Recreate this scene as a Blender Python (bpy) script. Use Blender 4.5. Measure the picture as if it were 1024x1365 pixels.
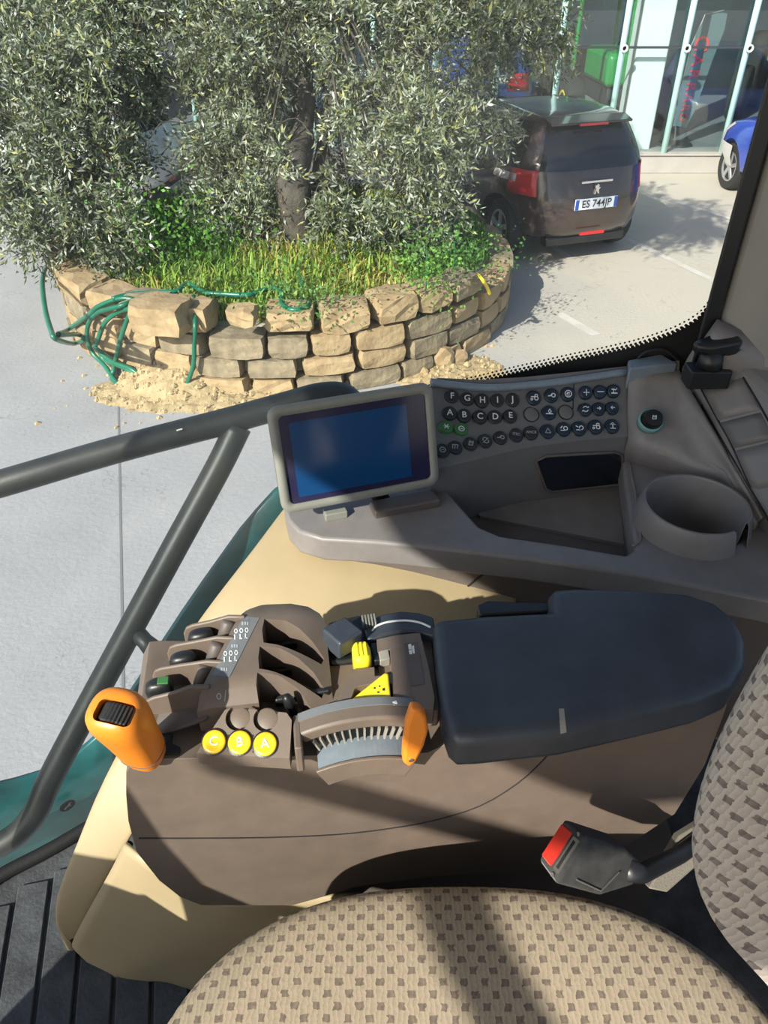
import bpy, bmesh, math, random
import numpy as np
from mathutils import Vector, Matrix
from mathutils.bvhtree import BVHTree

for _o in list(bpy.data.objects):
    bpy.data.objects.remove(_o)
scene = bpy.context.scene
COL = scene.collection
R = math.radians
random.seed(7)
rng = np.random.default_rng(11)

# ------------------------------------------------------------------ camera
CAM_H, PITCH, FPX = 2.85, R(37.0), 1000.0
cam_d = bpy.data.cameras.new('camera')
cam_d.sensor_fit = 'VERTICAL'
cam_d.sensor_height = 36.0
cam_d.lens = 36.0 * FPX / 1365.0
cam_d.clip_start = 0.02
cam_d.clip_end = 300
cam = bpy.data.objects.new('camera', cam_d)
COL.objects.link(cam)
cam.location = (0, 0, CAM_H)
cam.rotation_euler = (R(90) - PITCH, 0, 0)
scene.camera = cam

# ------------------------------------------------------------------ light
SUN_DIR = Vector((0.60 * math.cos(R(33)), 0.80 * math.cos(R(33)), -math.sin(R(33))))   # travel direction
world = bpy.data.worlds.new('sky')
scene.world = world
world.use_nodes = True
nt = world.node_tree
nt.nodes.clear()
sky = nt.nodes.new('ShaderNodeTexSky')
sky.sky_type = 'NISHITA'
sky.sun_disc = False
sky.sun_elevation = R(33)
sky.sun_rotation = math.atan2(-SUN_DIR.x, -SUN_DIR.y)
sky.air_density = 1.0
sky.dust_density = 1.5
sky.ozone_density = 1.2
bg = nt.nodes.new('ShaderNodeBackground')
bg.inputs['Strength'].default_value = 0.19
wo = nt.nodes.new('ShaderNodeOutputWorld')
nt.links.new(sky.outputs[0], bg.inputs[0])
nt.links.new(bg.outputs[0], wo.inputs[0])
sd = bpy.data.lights.new('sun', 'SUN')
sd.energy = 8.5
sd.angle = R(0.6)
sd.color = (1.0, 0.94, 0.84)
so = bpy.data.objects.new('sun', sd)
COL.objects.link(so)
so.rotation_euler = SUN_DIR.to_track_quat('-Z', 'Y').to_euler()
so.location = (-8, -10, 12)
scene.view_settings.view_transform = 'Standard'
scene.view_settings.look = 'None'
scene.view_settings.gamma = 1.0
scene.view_settings.use_curve_mapping = False
scene.view_settings.exposure = 0.08
scene.cycles.use_denoising = True
scene.cycles.max_bounces = 8
scene.cycles.transparent_max_bounces = 16

# ------------------------------------------------------------------ projection helpers (points on real planes)
CAMP = Vector((0, 0, CAM_H))
_F = Vector((0, math.cos(PITCH), -math.sin(PITCH)))
_U = Vector((0, math.sin(PITCH), math.cos(PITCH)))
_R = Vector((1, 0, 0))
def ray(u, v):
    return _F + _R * ((u - 512) / FPX) - _U * ((v - 682.5) / FPX)
def pz(u, v, z):
    r = ray(u, v); return CAMP + r * ((z - CAM_H) / r.z)
def py(u, v, y):
    r = ray(u, v); return CAMP + r * (y / r.y)
def pd(u, v, d):
    return CAMP + ray(u, v) * d
def ppl(u, v, p0, n):
    r = ray(u, v); return CAMP + r * ((Vector(p0) - CAMP).dot(n) / r.dot(n))
def hit(u, v, bvh):
    r = ray(u, v).normalized()
    loc, nrm, i, dist = bvh.ray_cast(CAMP, r)
    if loc is None: return None, None
    if nrm.dot(r) > 0: nrm = -nrm
    return loc, nrm

# ------------------------------------------------------------------ object helpers
WLOC = {}
def wloc(o):
    return WLOC.get(o.name, Vector((0, 0, 0))) if o else Vector((0, 0, 0))
def tag(o, label=None, cat=None, group=None, kind=None):
    if label: o['label'] = label
    if cat: o['category'] = cat
    if group: o['group'] = group
    if kind: o['kind'] = kind
    return o
def thing(name, loc, label=None, cat=None, group=None, kind=None, rotz=0.0):
    o = bpy.data.objects.new(name, None)
    o.empty_display_size = 0.05
    COL.objects.link(o)
    o.location = loc
    o.rotation_euler = (0, 0, rotz)
    WLOC[o.name] = Vector(loc) if rotz == 0 else Vector((0, 0, 0))
    return tag(o, label, cat, group, kind)
def mk(name, V, F, mat, parent=None, smooth=False, bevel=0, bseg=2, sub=0, solid=0, angle=35, uv=None):
    V = [Vector(v) for v in V]
    lo = Vector((min(v.x for v in V), min(v.y for v in V), min(v.z for v in V)))
    hi = Vector((max(v.x for v in V), max(v.y for v in V), max(v.z for v in V)))
    c = Vector(((lo.x + hi.x) / 2, (lo.y + hi.y) / 2, lo.z))
    me = bpy.data.meshes.new(name)
    me.from_pydata([tuple(v - c) for v in V], [], [tuple(f) for f in F])
    me.validate()
    bm = bmesh.new(); bm.from_mesh(me)
    bmesh.ops.recalc_face_normals(bm, faces=bm.faces[:])
    bm.to_mesh(me); bm.free()
    o = bpy.data.objects.new(name, me)
    COL.objects.link(o)
    o.location = c - wloc(parent)
    o.parent = parent
    WLOC[o.name] = c
    if mat: me.materials.append(M[mat] if isinstance(mat, str) else mat)
    if smooth:
        for p in me.polygons: p.use_smooth = True
    if solid:
        m = o.modifiers.new('solid', 'SOLIDIFY'); m.thickness = solid; m.offset = -1
    if bevel:
        m = o.modifiers.new('bevel', 'BEVEL'); m.width = bevel; m.segments = bseg
        m.limit_method = 'ANGLE'; m.angle_limit = R(angle)
        for p in me.polygons: p.use_smooth = True
        if bseg > 0:
            m.harden_normals = False
        set_sharp(me, 50)
        wn_ = o.modifiers.new('wn', 'WEIGHTED_NORMAL'); wn_.keep_sharp = True; wn_.weight = 80
    if sub:
        m = o.modifiers.new('sub', 'SUBSURF'); m.levels = sub; m.render_levels = sub
        for p in me.polygons: p.use_smooth = True
    return o
def set_sharp(me, deg):
    try: me.set_sharp_from_angle(angle=R(deg))
    except Exception: pass
def apply_mods(o):
    dg = bpy.context.evaluated_depsgraph_get()
    dg.update()
    me = bpy.data.meshes.new_from_object(o.evaluated_get(dg))
    o.modifiers.clear()
    old = o.data
    o.data = me
    bpy.data.meshes.remove(old)
def cut(o, shapes):
    """subtract closed shapes (world coordinates) from object o"""
    tmp = []
    bpy.context.view_layer.update()
    for V, F in shapes:
        me = bpy.data.meshes.new('t'); me.from_pydata([tuple(v) for v in V], [], F)
        bm = bmesh.new(); bm.from_mesh(me); bmesh.ops.recalc_face_normals(bm, faces=bm.faces[:]); bm.to_mesh(me); bm.free()
        t = bpy.data.objects.new('t', me); COL.objects.link(t); tmp.append(t)
        m = o.modifiers.new('b', 'BOOLEAN'); m.operation = 'DIFFERENCE'; m.object = t; m.solver = 'EXACT'
    bpy.context.view_layer.update()
    apply_mods(o)
    for t in tmp:
        me = t.data; bpy.data.objects.remove(t); bpy.data.meshes.remove(me)
def add_bevel(o, w, seg=2, angle=35):
    m = o.modifiers.new('bevel', 'BEVEL'); m.width = w; m.segments = seg
    m.limit_method = 'ANGLE'; m.angle_limit = R(angle)
    for p in o.data.polygons: p.use_smooth = True
    set_sharp(o.data, 50)
    wn_ = o.modifiers.new('wn', 'WEIGHTED_NORMAL'); wn_.keep_sharp = True; wn_.weight = 80
def world_bvh(o):
    """BVH of an object with its modifiers, in world space (no rotated parents)"""
    dg = bpy.context.evaluated_depsgraph_get(); dg.update()
    e = o.evaluated_get(dg); me = e.to_mesh()
    mw = e.matrix_world
    V = [mw @ v.co for v in me.vertices]; F = [tuple(p.vertices) for p in me.polygons]
    b = BVHTree.FromPolygons(V, F)
    e.to_mesh_clear()
    return b

# ---- shape generators: return (V, F)
def prism(top, bot):
    n = len(top)
    V = [Vector(p) for p in top] + [Vector(p) for p in bot]
    F = [tuple(range(n)), tuple(range(2 * n - 1, n - 1, -1))]
    for i in range(n):
        j = (i + 1) % n
        F.append((i, j, n + j, n + i))
    return V, F
def zprism(pts, z0, z1):
    return prism([Vector((p[0], p[1], z1)) for p in pts], [Vector((p[0], p[1], z0)) for p in pts])
def pxprism(px, z1, z0):
    P = [pz(u, v, z1) for u, v in px]
    return zprism(P, z0, z1)
def extr(pts, d):
    d = Vector(d)
    return prism([Vector(p) for p in pts], [Vector(p) + d for p in pts])
def obox(c, ax, ay, az, hx, hy, hz):
    c = Vector(c); ax = Vector(ax).normalized() * hx; ay = Vector(ay).normalized() * hy; az = Vector(az).normalized() * hz
    V = [c + ax * sx + ay * sy + az * sz for sz in (-1, 1) for sy in (-1, 1) for sx in (-1, 1)]
    F = [(0, 2, 3, 1), (4, 5, 7, 6), (0, 1, 5, 4), (2, 6, 7, 3), (0, 4, 6, 2), (1, 3, 7, 5)]
    return V, F
def box(c, hx, hy, hz):
    return obox(c, (1, 0, 0), (0, 1, 0), (0, 0, 1), hx, hy, hz)
def frame(d, up=None):
    d = Vector(d).normalized()
    up = Vector(up) if up is not None else (Vector((0, 0, 1)) if abs(d.z) < 0.9 else Vector((1, 0, 0)))
    a = up.cross(d).normalized(); b = d.cross(a)
    return a, b, d
def crom(P, n):
    P = [Vector(p) for p in P]
    if len(P) < 3: return [P[0].lerp(P[-1], i / n) for i in range(n + 1)]
    Q = [P[0] * 2 - P[1]] + P + [P[-1] * 2 - P[-2]]
    out = []
    for i in range(1, len(Q) - 2):
        for k in range(n):
            t = k / n
            out.append(0.5 * ((2 * Q[i]) + (-Q[i - 1] + Q[i + 1]) * t + (2 * Q[i - 1] - 5 * Q[i] + 4 * Q[i + 1] - Q[i + 2]) * t * t + (-Q[i - 1] + 3 * Q[i] - 3 * Q[i + 1] + Q[i + 2]) * t ** 3))
    out.append(P[-1])
    return out
def tube(P, r, n=10, caps=True, closed=False):
    P = [Vector(p) for p in P]
    m = len(P)
    rr = r if hasattr(r, '__len__') else [r] * m
    V, F = [], []
    up = None
    for i in range(m):
        if closed: d = P[(i + 1) % m] - P[i - 1]
        else: d = P[min(i + 1, m - 1)] - P[max(i - 1, 0)]
        if d.length < 1e-9: d = Vector((0, 0, 1))
        if up is None: a, b, d = frame(d)
        else:
            d.normalize(); a = (a - d * a.dot(d)).normalized(); b = d.cross(a)
        up = True
        for k in range(n):
            t = 2 * math.pi * k / n
            V.append(P[i] + (a * math.cos(t) + b * math.sin(t)) * rr[i])
    for i in range(m if closed else m - 1):
        i2 = (i + 1) % m
        for k in range(n):
            k2 = (k + 1) % n
            F.append((i * n + k, i * n + k2, i2 * n + k2, i2 * n + k))
    if caps and not closed:
        F.append(tuple(range(n - 1, -1, -1))); F.append(tuple((m - 1) * n + k for k in range(n)))
    return V, F
def lathe(prof, c, axis=(0, 0, 1), n=24, cap0=True, cap1=True, up=None):
    """prof: list of (radius, height along axis)"""
    a, b, d = frame(axis, up)
    c = Vector(c); V, F = [], []
    for r, h in prof:
        for k in range(n):
            t = 2 * math.pi * k / n
            V.append(c + d * h + (a * math.cos(t) + b * math.sin(t)) * r)
    for i in range(len(prof) - 1):
        for k in range(n):
            k2 = (k + 1) % n
            F.append((i * n + k, i * n + k2, (i + 1) * n + k2, (i + 1) * n + k))
    if cap0: F.append(tuple(range(n - 1, -1, -1)))
    if cap1: F.append(tuple((len(prof) - 1) * n + k for k in range(n)))
    return V, F
def cyl(p0, p1, r, n=20):
    p0, p1 = Vector(p0), Vector(p1)
    return lathe([(r, 0), (r, (p1 - p0).length)], p0, p1 - p0, n)
def loft(rows, closed=False, cap=False):
    m, n = len(rows), len(rows[0])
    V = [Vector(p) for r in rows for p in r]; F = []
    for i in range(m - 1):
        for k in range(n if closed else n - 1):
            k2 = (k + 1) % n
            F.append((i * n + k, i * n + k2, (i + 1) * n + k2, (i + 1) * n + k))
    if cap:
        F.append(tuple(range(n - 1, -1, -1))); F.append(tuple((m - 1) * n + k for k in range(n)))
    return V, F
def join(*shapes):
    V, F = [], []
    for v, f in shapes:
        o = len(V); V += list(v); F += [tuple(i + o for i in q) for q in f]
    return V, F
def rrect(hx, hy, r, seg=5):
    out = []
    for cx, cy, a0 in ((hx - r, hy - r, 0), (-hx + r, hy - r, 90), (-hx + r, -hy + r, 180), (hx - r, -hy + r, 270)):
        for k in range(seg + 1):
            a = R(a0 + 90 * k / seg); out.append((cx + r * math.cos(a), cy + r * math.sin(a)))
    return out
def superell(a, b, e, n):
    out = []
    for k in range(n):
        t = 2 * math.pi * k / n
        c, s = math.cos(t), math.sin(t)
        out.append((a * math.copysign(abs(c) ** (2 / e), c), b * math.copysign(abs(s) ** (2 / e), s)))
    return out
def decal_grid(px4, bvh, off, n=6, m=2):
    """a thin plate following a surface: px4 = corner pixels TL,TR,BR,BL, cast onto the surface"""
    rows = []
    for j in range(m + 1):
        b = j / m; row = []
        for i in range(n + 1):
            a = i / n
            u = (px4[0][0] * (1 - a) + px4[1][0] * a) * (1 - b) + (px4[3][0] * (1 - a) + px4[2][0] * a) * b
            v = (px4[0][1] * (1 - a) + px4[1][1] * a) * (1 - b) + (px4[3][1] * (1 - a) + px4[2][1] * a) * b
            p, nn = hit(u, v, bvh)
            if p is None: return None
            row.append(p + nn * off)
        rows.append(row)
    return loft(rows)
def decal_poly(px, bvh, off):
    P = []
    for u, v in px:
        p, n = hit(u, v, bvh)
        if p is None: return None
        P.append(p + n * off)
    return P, [tuple(range(len(P)))]
_font_cache = {}
def text_mesh(name, s, size, origin, ax, ay, mat, parent, depth=0.0004, align='CENTER'):
    """flat lettering: ax = reading direction, ay = up direction of the letters"""
    key = (s, align)
    if key not in _font_cache:
        cu = bpy.data.curves.new('t', 'FONT'); cu.body = s; cu.align_x = align; cu.align_y = 'CENTER'; cu.size = 1.0; cu.offset = 0.012
        cu.resolution_u = 3
        o = bpy.data.objects.new('t', cu); COL.objects.link(o)
        dg = bpy.context.evaluated_depsgraph_get(); dg.update()
        me = bpy.data.meshes.new_from_object(o.evaluated_get(dg))
        _font_cache[key] = ([v.co.copy() for v in me.vertices], [tuple(p.vertices) for p in me.polygons])
        bpy.data.objects.remove(o); bpy.data.curves.remove(cu); bpy.data.meshes.remove(me)
    V, F = _font_cache[key]
    ax = Vector(ax).normalized(); ay = Vector(ay).normalized(); n = ax.cross(ay)
    W = [Vector(origin) + ax * (v.x * size) + ay * (v.y * size) + n * depth for v in V]
    if not W: return None
    return mk(name, W, F, mat, parent)

# ------------------------------------------------------------------ materials
M = {}
def lin(r, g, b):
    f = lambda c: (c / 255 / 12.92) if c / 255 <= 0.04045 else ((c / 255 + 0.055) / 1.055) ** 2.4
    return (f(r), f(g), f(b))
def mat(name, col, rough=0.5, metal=0.0, var=0.0, vscale=20.0, bump=0.0, bscale=300.0, spec=0.5, col2=None, coat=0.0, emis=None, estr=1.0):
    m = bpy.data.materials.new(name); m.use_nodes = True
    t = m.node_tree; b = t.nodes['Principled BSDF']
    b.inputs['Base Color'].default_value = (*col, 1)
    b.inputs['Roughness'].default_value = rough
    b.inputs['Metallic'].default_value = metal
    b.inputs['Specular IOR Level'].default_value = spec
    if coat: b.inputs['Coat Weight'].default_value = coat; b.inputs['Coat Roughness'].default_value = 0.05
    if emis:
        b.inputs['Emission Color'].default_value = (*emis, 1); b.inputs['Emission Strength'].default_value = estr
    tc = t.nodes.new('ShaderNodeTexCoord')
    if var or col2:
        n = t.nodes.new('ShaderNodeTexNoise'); n.inputs['Scale'].default_value = vscale; n.inputs['Detail'].default_value = 5
        n.inputs['Roughness'].default_value = 0.65
        t.links.new(tc.outputs['Object'], n.inputs['Vector'])
        mx = t.nodes.new('ShaderNodeMix'); mx.data_type = 'RGBA'
        c2 = col2 or tuple(min(1, c * (1 + var)) for c in col)
        c1 = col if col2 else tuple(c * (1 - var) for c in col)
        mx.inputs['A'].default_value = (*c1, 1); mx.inputs['B'].default_value = (*c2, 1)
        rp = t.nodes.new('ShaderNodeMapRange'); rp.inputs['From Min'].default_value = 0.32; rp.inputs['From Max'].default_value = 0.68
        t.links.new(n.outputs['Fac'], rp.inputs['Value']); t.links.new(rp.outputs[0], mx.inputs['Factor'])
        t.links.new(mx.outputs['Result'], b.inputs['Base Color'])
    if bump:
        n2 = t.nodes.new('ShaderNodeTexNoise'); n2.inputs['Scale'].default_value = bscale; n2.inputs['Detail'].default_value = 3
        t.links.new(tc.outputs['Object'], n2.inputs['Vector'])
        bp = t.nodes.new('ShaderNodeBump'); bp.inputs['Strength'].default_value = bump; bp.inputs['Distance'].default_value = 0.01
        t.links.new(n2.outputs['Fac'], bp.inputs['Height']); t.links.new(bp.outputs[0], b.inputs['Normal'])
    M[name] = m
    return m
def glass_mat(name, tint=(0.97, 0.99, 0.98), refl=1.0, dust=0.0, ior=1.35, dustcol=(0.7, 0.72, 0.7), dscale=3.0):
    m = bpy.data.materials.new(name); m.use_nodes = True
    t = m.node_tree; t.nodes.clear()
    out = t.nodes.new('ShaderNodeOutputMaterial')
    tr = t.nodes.new('ShaderNodeBsdfTransparent'); tr.inputs[0].default_value = (*tint, 1)
    gl = t.nodes.new('ShaderNodeBsdfGlossy'); gl.inputs['Roughness'].default_value = 0.0; gl.inputs[0].default_value = (refl, refl, refl, 1)
    lw = t.nodes.new('ShaderNodeLayerWeight'); lw.inputs[0].default_value = 0.5     # Schlick, the same from both sides of the pane
    pw = t.nodes.new('ShaderNodeMath'); pw.operation = 'POWER'; pw.inputs[1].default_value = 5.0; t.links.new(lw.outputs['Facing'], pw.inputs[0])
    r0 = ((ior - 1) / (ior + 1)) ** 2
    fr = t.nodes.new('ShaderNodeMath'); fr.operation = 'MULTIPLY_ADD'; fr.inputs[1].default_value = 1 - r0; fr.inputs[2].default_value = r0
    t.links.new(pw.outputs[0], fr.inputs[0])
    mx = t.nodes.new('ShaderNodeMixShader')
    t.links.new(fr.outputs[0], mx.inputs[0]); t.links.new(tr.outputs[0], mx.inputs[1]); t.links.new(gl.outputs[0], mx.inputs[2])
    last = mx
    if dust:
        df = t.nodes.new('ShaderNodeBsdfDiffuse'); df.inputs[0].default_value = (*dustcol, 1)
        tc = t.nodes.new('ShaderNodeTexCoord'); n = t.nodes.new('ShaderNodeTexNoise'); n.inputs['Scale'].default_value = dscale; n.inputs['Detail'].default_value = 6
        t.links.new(tc.outputs['Object'], n.inputs['Vector'])
        mr = t.nodes.new('ShaderNodeMapRange'); mr.inputs['From Min'].default_value = 0.35; mr.inputs['From Max'].default_value = 0.75
        mr.inputs['To Min'].default_value = dust * 0.3; mr.inputs['To Max'].default_value = dust
        t.links.new(n.outputs['Fac'], mr.inputs['Value'])
        m2 = t.nodes.new('ShaderNodeMixShader')
        t.links.new(mr.outputs[0], m2.inputs[0]); t.links.new(mx.outputs[0], m2.inputs[1]); t.links.new(df.outputs[0], m2.inputs[2])
        last = m2
    t.links.new(last.outputs[0], out.inputs[0])
    M[name] = m
    return m

mat('brown_plastic', (0.150, 0.115, 0.090), 0.48, var=0.10, vscale=30, bump=0.06, bscale=900)
mat('brown_dark', (0.110, 0.090, 0.080), 0.5, var=0.10, vscale=30, bump=0.06, bscale=900)
mat('console_grey', (0.195, 0.178, 0.172), 0.42, var=0.10, vscale=25, bump=0.06, bscale=900)
mat('panel_grey', (0.142, 0.136, 0.130), 0.5, var=0.08, vscale=25, bump=0.05, bscale=900)
mat('beige', (0.385, 0.30, 0.175), 0.5, var=0.05, vscale=9, bump=0.05, bscale=700)
mat('black_plastic', (0.012, 0.013, 0.015), 0.38, bump=0.05, bscale=700)
mat('black_matte', (0.010, 0.010, 0.011), 0.75)
mat('pad_rubber', (0.042, 0.050, 0.064), 0.40, var=0.25, vscale=14, bump=0.10, bscale=1100)
mat('orange', (0.78, 0.235, 0.022), 0.38, var=0.06, vscale=20)
mat('yellow', (0.80, 0.62, 0.03), 0.42, var=0.06, vscale=60)
mat('yellow_button', (0.86, 0.50, 0.02), 0.30, var=0.12, vscale=90)
mat('label_grey', (0.16, 0.17, 0.18), 0.5)
mat('white_print', (0.75, 0.76, 0.74), 0.5)
mat('grey_print', (0.36, 0.37, 0.38), 0.5)
mat('steel_blue', (0.20, 0.24, 0.28), 0.35, var=0.1, vscale=60)
mat('tooth', (0.30, 0.28, 0.24), 0.5)
mat('bezel', (0.21, 0.21, 0.185), 0.45, var=0.05)
mat('screen', (0.008, 0.050, 0.150), 0.10, spec=0.75)  # dark blue base stands in for the sky reflected in the glass
mat('screen_border', (0.022, 0.020, 0.055), 0.12, spec=0.6)
mat('rail_paint', (0.022, 0.023, 0.022), 0.42, var=0.35, vscale=22, bump=0.05, bscale=300)
mat('teal_paint', (0.010, 0.105, 0.110), 0.35, var=0.45, vscale=9)
mat('rubber', (0.014, 0.014, 0.015), 0.7, bump=0.1, bscale=200)
mat('mat_rubber', (0.060, 0.064, 0.070), 0.75, var=0.5, vscale=14, bump=0.2, bscale=150)
mat('pillar', (0.27, 0.255, 0.23), 0.6, var=0.05, vscale=12, bump=0.04, bscale=900)
mat('headliner', (0.45, 0.44, 0.41), 0.9)
mat('buckle_red', (0.62, 0.035, 0.020), 0.4)
mat('buckle_grey', (0.045, 0.045, 0.043), 0.5, var=0.3, vscale=60)
mat('metal', (0.42, 0.40, 0.36), 0.35, metal=0.9)
mat('belt_web', (0.22, 0.20, 0.16), 0.8, bump=0.2, bscale=500)
mat('green_button', (0.045, 0.16, 0.045), 0.35)
mat('navy_button', (0.010, 0.022, 0.040), 0.35)
mat('button_rim', (0.020, 0.022, 0.024), 0.4)
mat('clear_ring', (0.16, 0.34, 0.33), 0.15, spec=0.8)
mat('smoke_window', (0.008, 0.012, 0.020), 0.22, spec=0.7)
# outdoors
mat('stone', (0.24, 0.165, 0.085), 0.9, col2=(0.39, 0.295, 0.165), vscale=6, bump=0.6, bscale=30)
mat('stone_grey', (0.14, 0.115, 0.075), 0.9, col2=(0.29, 0.235, 0.15), vscale=8, bump=0.6, bscale=30)
mat('mortar', (0.30, 0.28, 0.24), 0.95, col2=(0.45, 0.40, 0.31), vscale=7, bump=0.5, bscale=40)
mat('sand', (0.27, 0.20, 0.10), 0.95, col2=(0.40, 0.31, 0.175), vscale=14, bump=0.6, bscale=60)
mat('soil', (0.05, 0.055, 0.02), 0.95, col2=(0.17, 0.16, 0.06), vscale=5, bump=0.5, bscale=25)
mat('hose_green', (0.010, 0.125, 0.072), 0.35, var=0.2, vscale=5)
mat('bark', (0.030, 0.025, 0.020), 0.9, col2=(0.085, 0.075, 0.06), vscale=9, bump=0.9, bscale=35)
mat('white_line', (0.56, 0.54, 0.50), 0.9, col2=(0.44, 0.41, 0.36), vscale=4)
mat('joint', (0.16, 0.16, 0.16), 0.9)
mat('car_brown', (0.060, 0.040, 0.036), 0.25, metal=0.35, coat=0.8)
mat('car_blue', (0.015, 0.055, 0.42), 0.28, metal=0.2, coat=0.8)
mat('car_navy', (0.020, 0.045, 0.20), 0.28, metal=0.2, coat=0.8)
mat('car_white', (0.70, 0.72, 0.75), 0.3, coat=0.8)
mat('car_glass', (0.012, 0.012, 0.014), 0.06, spec=0.7)
mat('tail_red', (0.48, 0.018, 0.022), 0.2, spec=0.7)
mat('tail_white', (0.62, 0.55, 0.58), 0.2)
mat('chrome', (0.75, 0.76, 0.78), 0.15, metal=1.0)
mat('plate_white', (0.72, 0.76, 0.82), 0.4)
mat('plate_blue', (0.02, 0.08, 0.40), 0.4)
mat('text_dark', (0.01, 0.012, 0.02), 0.5)
mat('tyre', (0.014, 0.014, 0.015), 0.8)
mat('alloy', (0.45, 0.46, 0.47), 0.3, metal=0.7)
mat('bumper_grey', (0.52, 0.51, 0.49), 0.5)
mat('plinth', (0.36, 0.34, 0.31), 0.85, var=0.1, vscale=3)
mat('mullion', (0.50, 0.78, 0.74), 0.35, var=0.03)
mat('column_white', (0.74, 0.80, 0.77), 0.6)
mat('rail_dark', (0.03, 0.035, 0.04), 0.5)
mat('shop_wall', (0.20, 0.27, 0.34), 0.9, var=0.2, vscale=1.2)
mat('shop_floor', (0.20, 0.22, 0.23), 0.5)
mat('deere_green', (0.012, 0.26, 0.055), 0.35, var=0.1)
mat('machine_yellow', (0.75, 0.58, 0.02), 0.4)
mat('banner_cloth', (0.10, 0.15, 0.16), 0.9)
mat('banner_red', (0.75, 0.05, 0.045), 0.7)
glass_mat('cab_glass', (0.97, 0.99, 0.985), 1.0, dust=0.05, ior=1.22, dustcol=(0.62, 0.70, 0.76))
glass_mat('shop_glass', (0.88, 0.93, 0.93), 1.0, ior=1.6)

def ground_mat():
    m = bpy.data.materials.new('concrete_yard'); m.use_nodes = True
    t = m.node_tree; b = t.nodes['Principled BSDF']; b.inputs['Roughness'].default_value = 0.9
    L = t.links.new
    tc = t.nodes.new('ShaderNodeTexCoord')
    def noise(s, d=6, r=0.6):
        n = t.nodes.new('ShaderNodeTexNoise'); n.inputs['Scale'].default_value = s; n.inputs['Detail'].default_value = d; n.inputs['Roughness'].default_value = r
        L(tc.outputs['Object'], n.inputs['Vector']); return n
    def mr(src, a, c, lo=0.0, hi=1.0):
        n = t.nodes.new('ShaderNodeMapRange'); n.inputs['From Min'].default_value = a; n.inputs['From Max'].default_value = c
        n.inputs['To Min'].default_value = lo; n.inputs['To Max'].default_value = hi; L(src, n.inputs['Value']); return n.outputs[0]
    def mix(f, a, c):
        n = t.nodes.new('ShaderNodeMix'); n.data_type = 'RGBA'
        L(f, n.inputs['Factor'])
        for k, x in (('A', a), ('B', c)):
            if isinstance(x, tuple): n.inputs[k].default_value = (*x, 1)
            else: L(x, n.inputs[k])
        return n.outputs['Result']
    c = mix(mr(noise(1.3).outputs['Fac'], 0.3, 0.7), (0.25, 0.255, 0.265), (0.33, 0.333, 0.337))
    c = mix(mr(noise(14, 8, 0.7).outputs['Fac'], 0.35, 0.75), c, (0.29, 0.29, 0.295))
    # sandy dust spread over the right-hand yard
    sp = t.nodes.new('ShaderNodeSeparateXYZ'); L(tc.outputs['Object'], sp.inputs[0])
    ad = t.nodes.new('ShaderNodeMath'); ad.operation = 'ADD'; L(sp.outputs['X'], ad.inputs[0])
    wob = mr(noise(0.7, 4).outputs['Fac'], 0.2, 0.8, -1.2, 1.2); L(wob, ad.inputs[1])
    c = mix(mr(ad.outputs[0], -0.4, 2.6, 0, 0.85), c, (0.47, 0.425, 0.345))
    # wandering hairline cracks
    nw = noise(2.2, 5); mxv = t.nodes.new('ShaderNodeMix'); mxv.data_type = 'VECTOR'; mxv.inputs['Factor'].default_value = 0.55
    L(tc.outputs['Object'], mxv.inputs['A']); L(nw.outputs['Color'], mxv.inputs['B'])
    vo = t.nodes.new('ShaderNodeTexVoronoi'); vo.feature = 'DISTANCE_TO_EDGE'; vo.inputs['Scale'].default_value = 4.5; L(mxv.outputs['Result'], vo.inputs['Vector'])
    ck = mr(vo.outputs['Distance'], 0.004, 0.016, 1, 0)
    ms = mr(noise(1.1, 3).outputs['Fac'], 0.5, 0.62)
    mu = t.nodes.new('ShaderNodeMath'); mu.operation = 'MULTIPLY'; L(ck, mu.inputs[0]); L(ms, mu.inputs[1])
    mu2 = t.nodes.new('ShaderNodeMath'); mu2.operation = 'MULTIPLY'; L(mu.outputs[0], mu2.inputs[0]); mu2.inputs[1].default_value = 0.55
    c = mix(mu2.outputs[0], c, (0.15, 0.15, 0.15))
    L(c, b.inputs['Base Color'])
    bp = t.nodes.new('ShaderNodeBump'); bp.inputs['Strength'].default_value = 0.25; bp.inputs['Distance'].default_value = 0.02
    L(noise(30, 6).outputs['Fac'], bp.inputs['Height']); L(bp.outputs[0], b.inputs['Normal'])
    M['yard'] = m
ground_mat()

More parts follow.
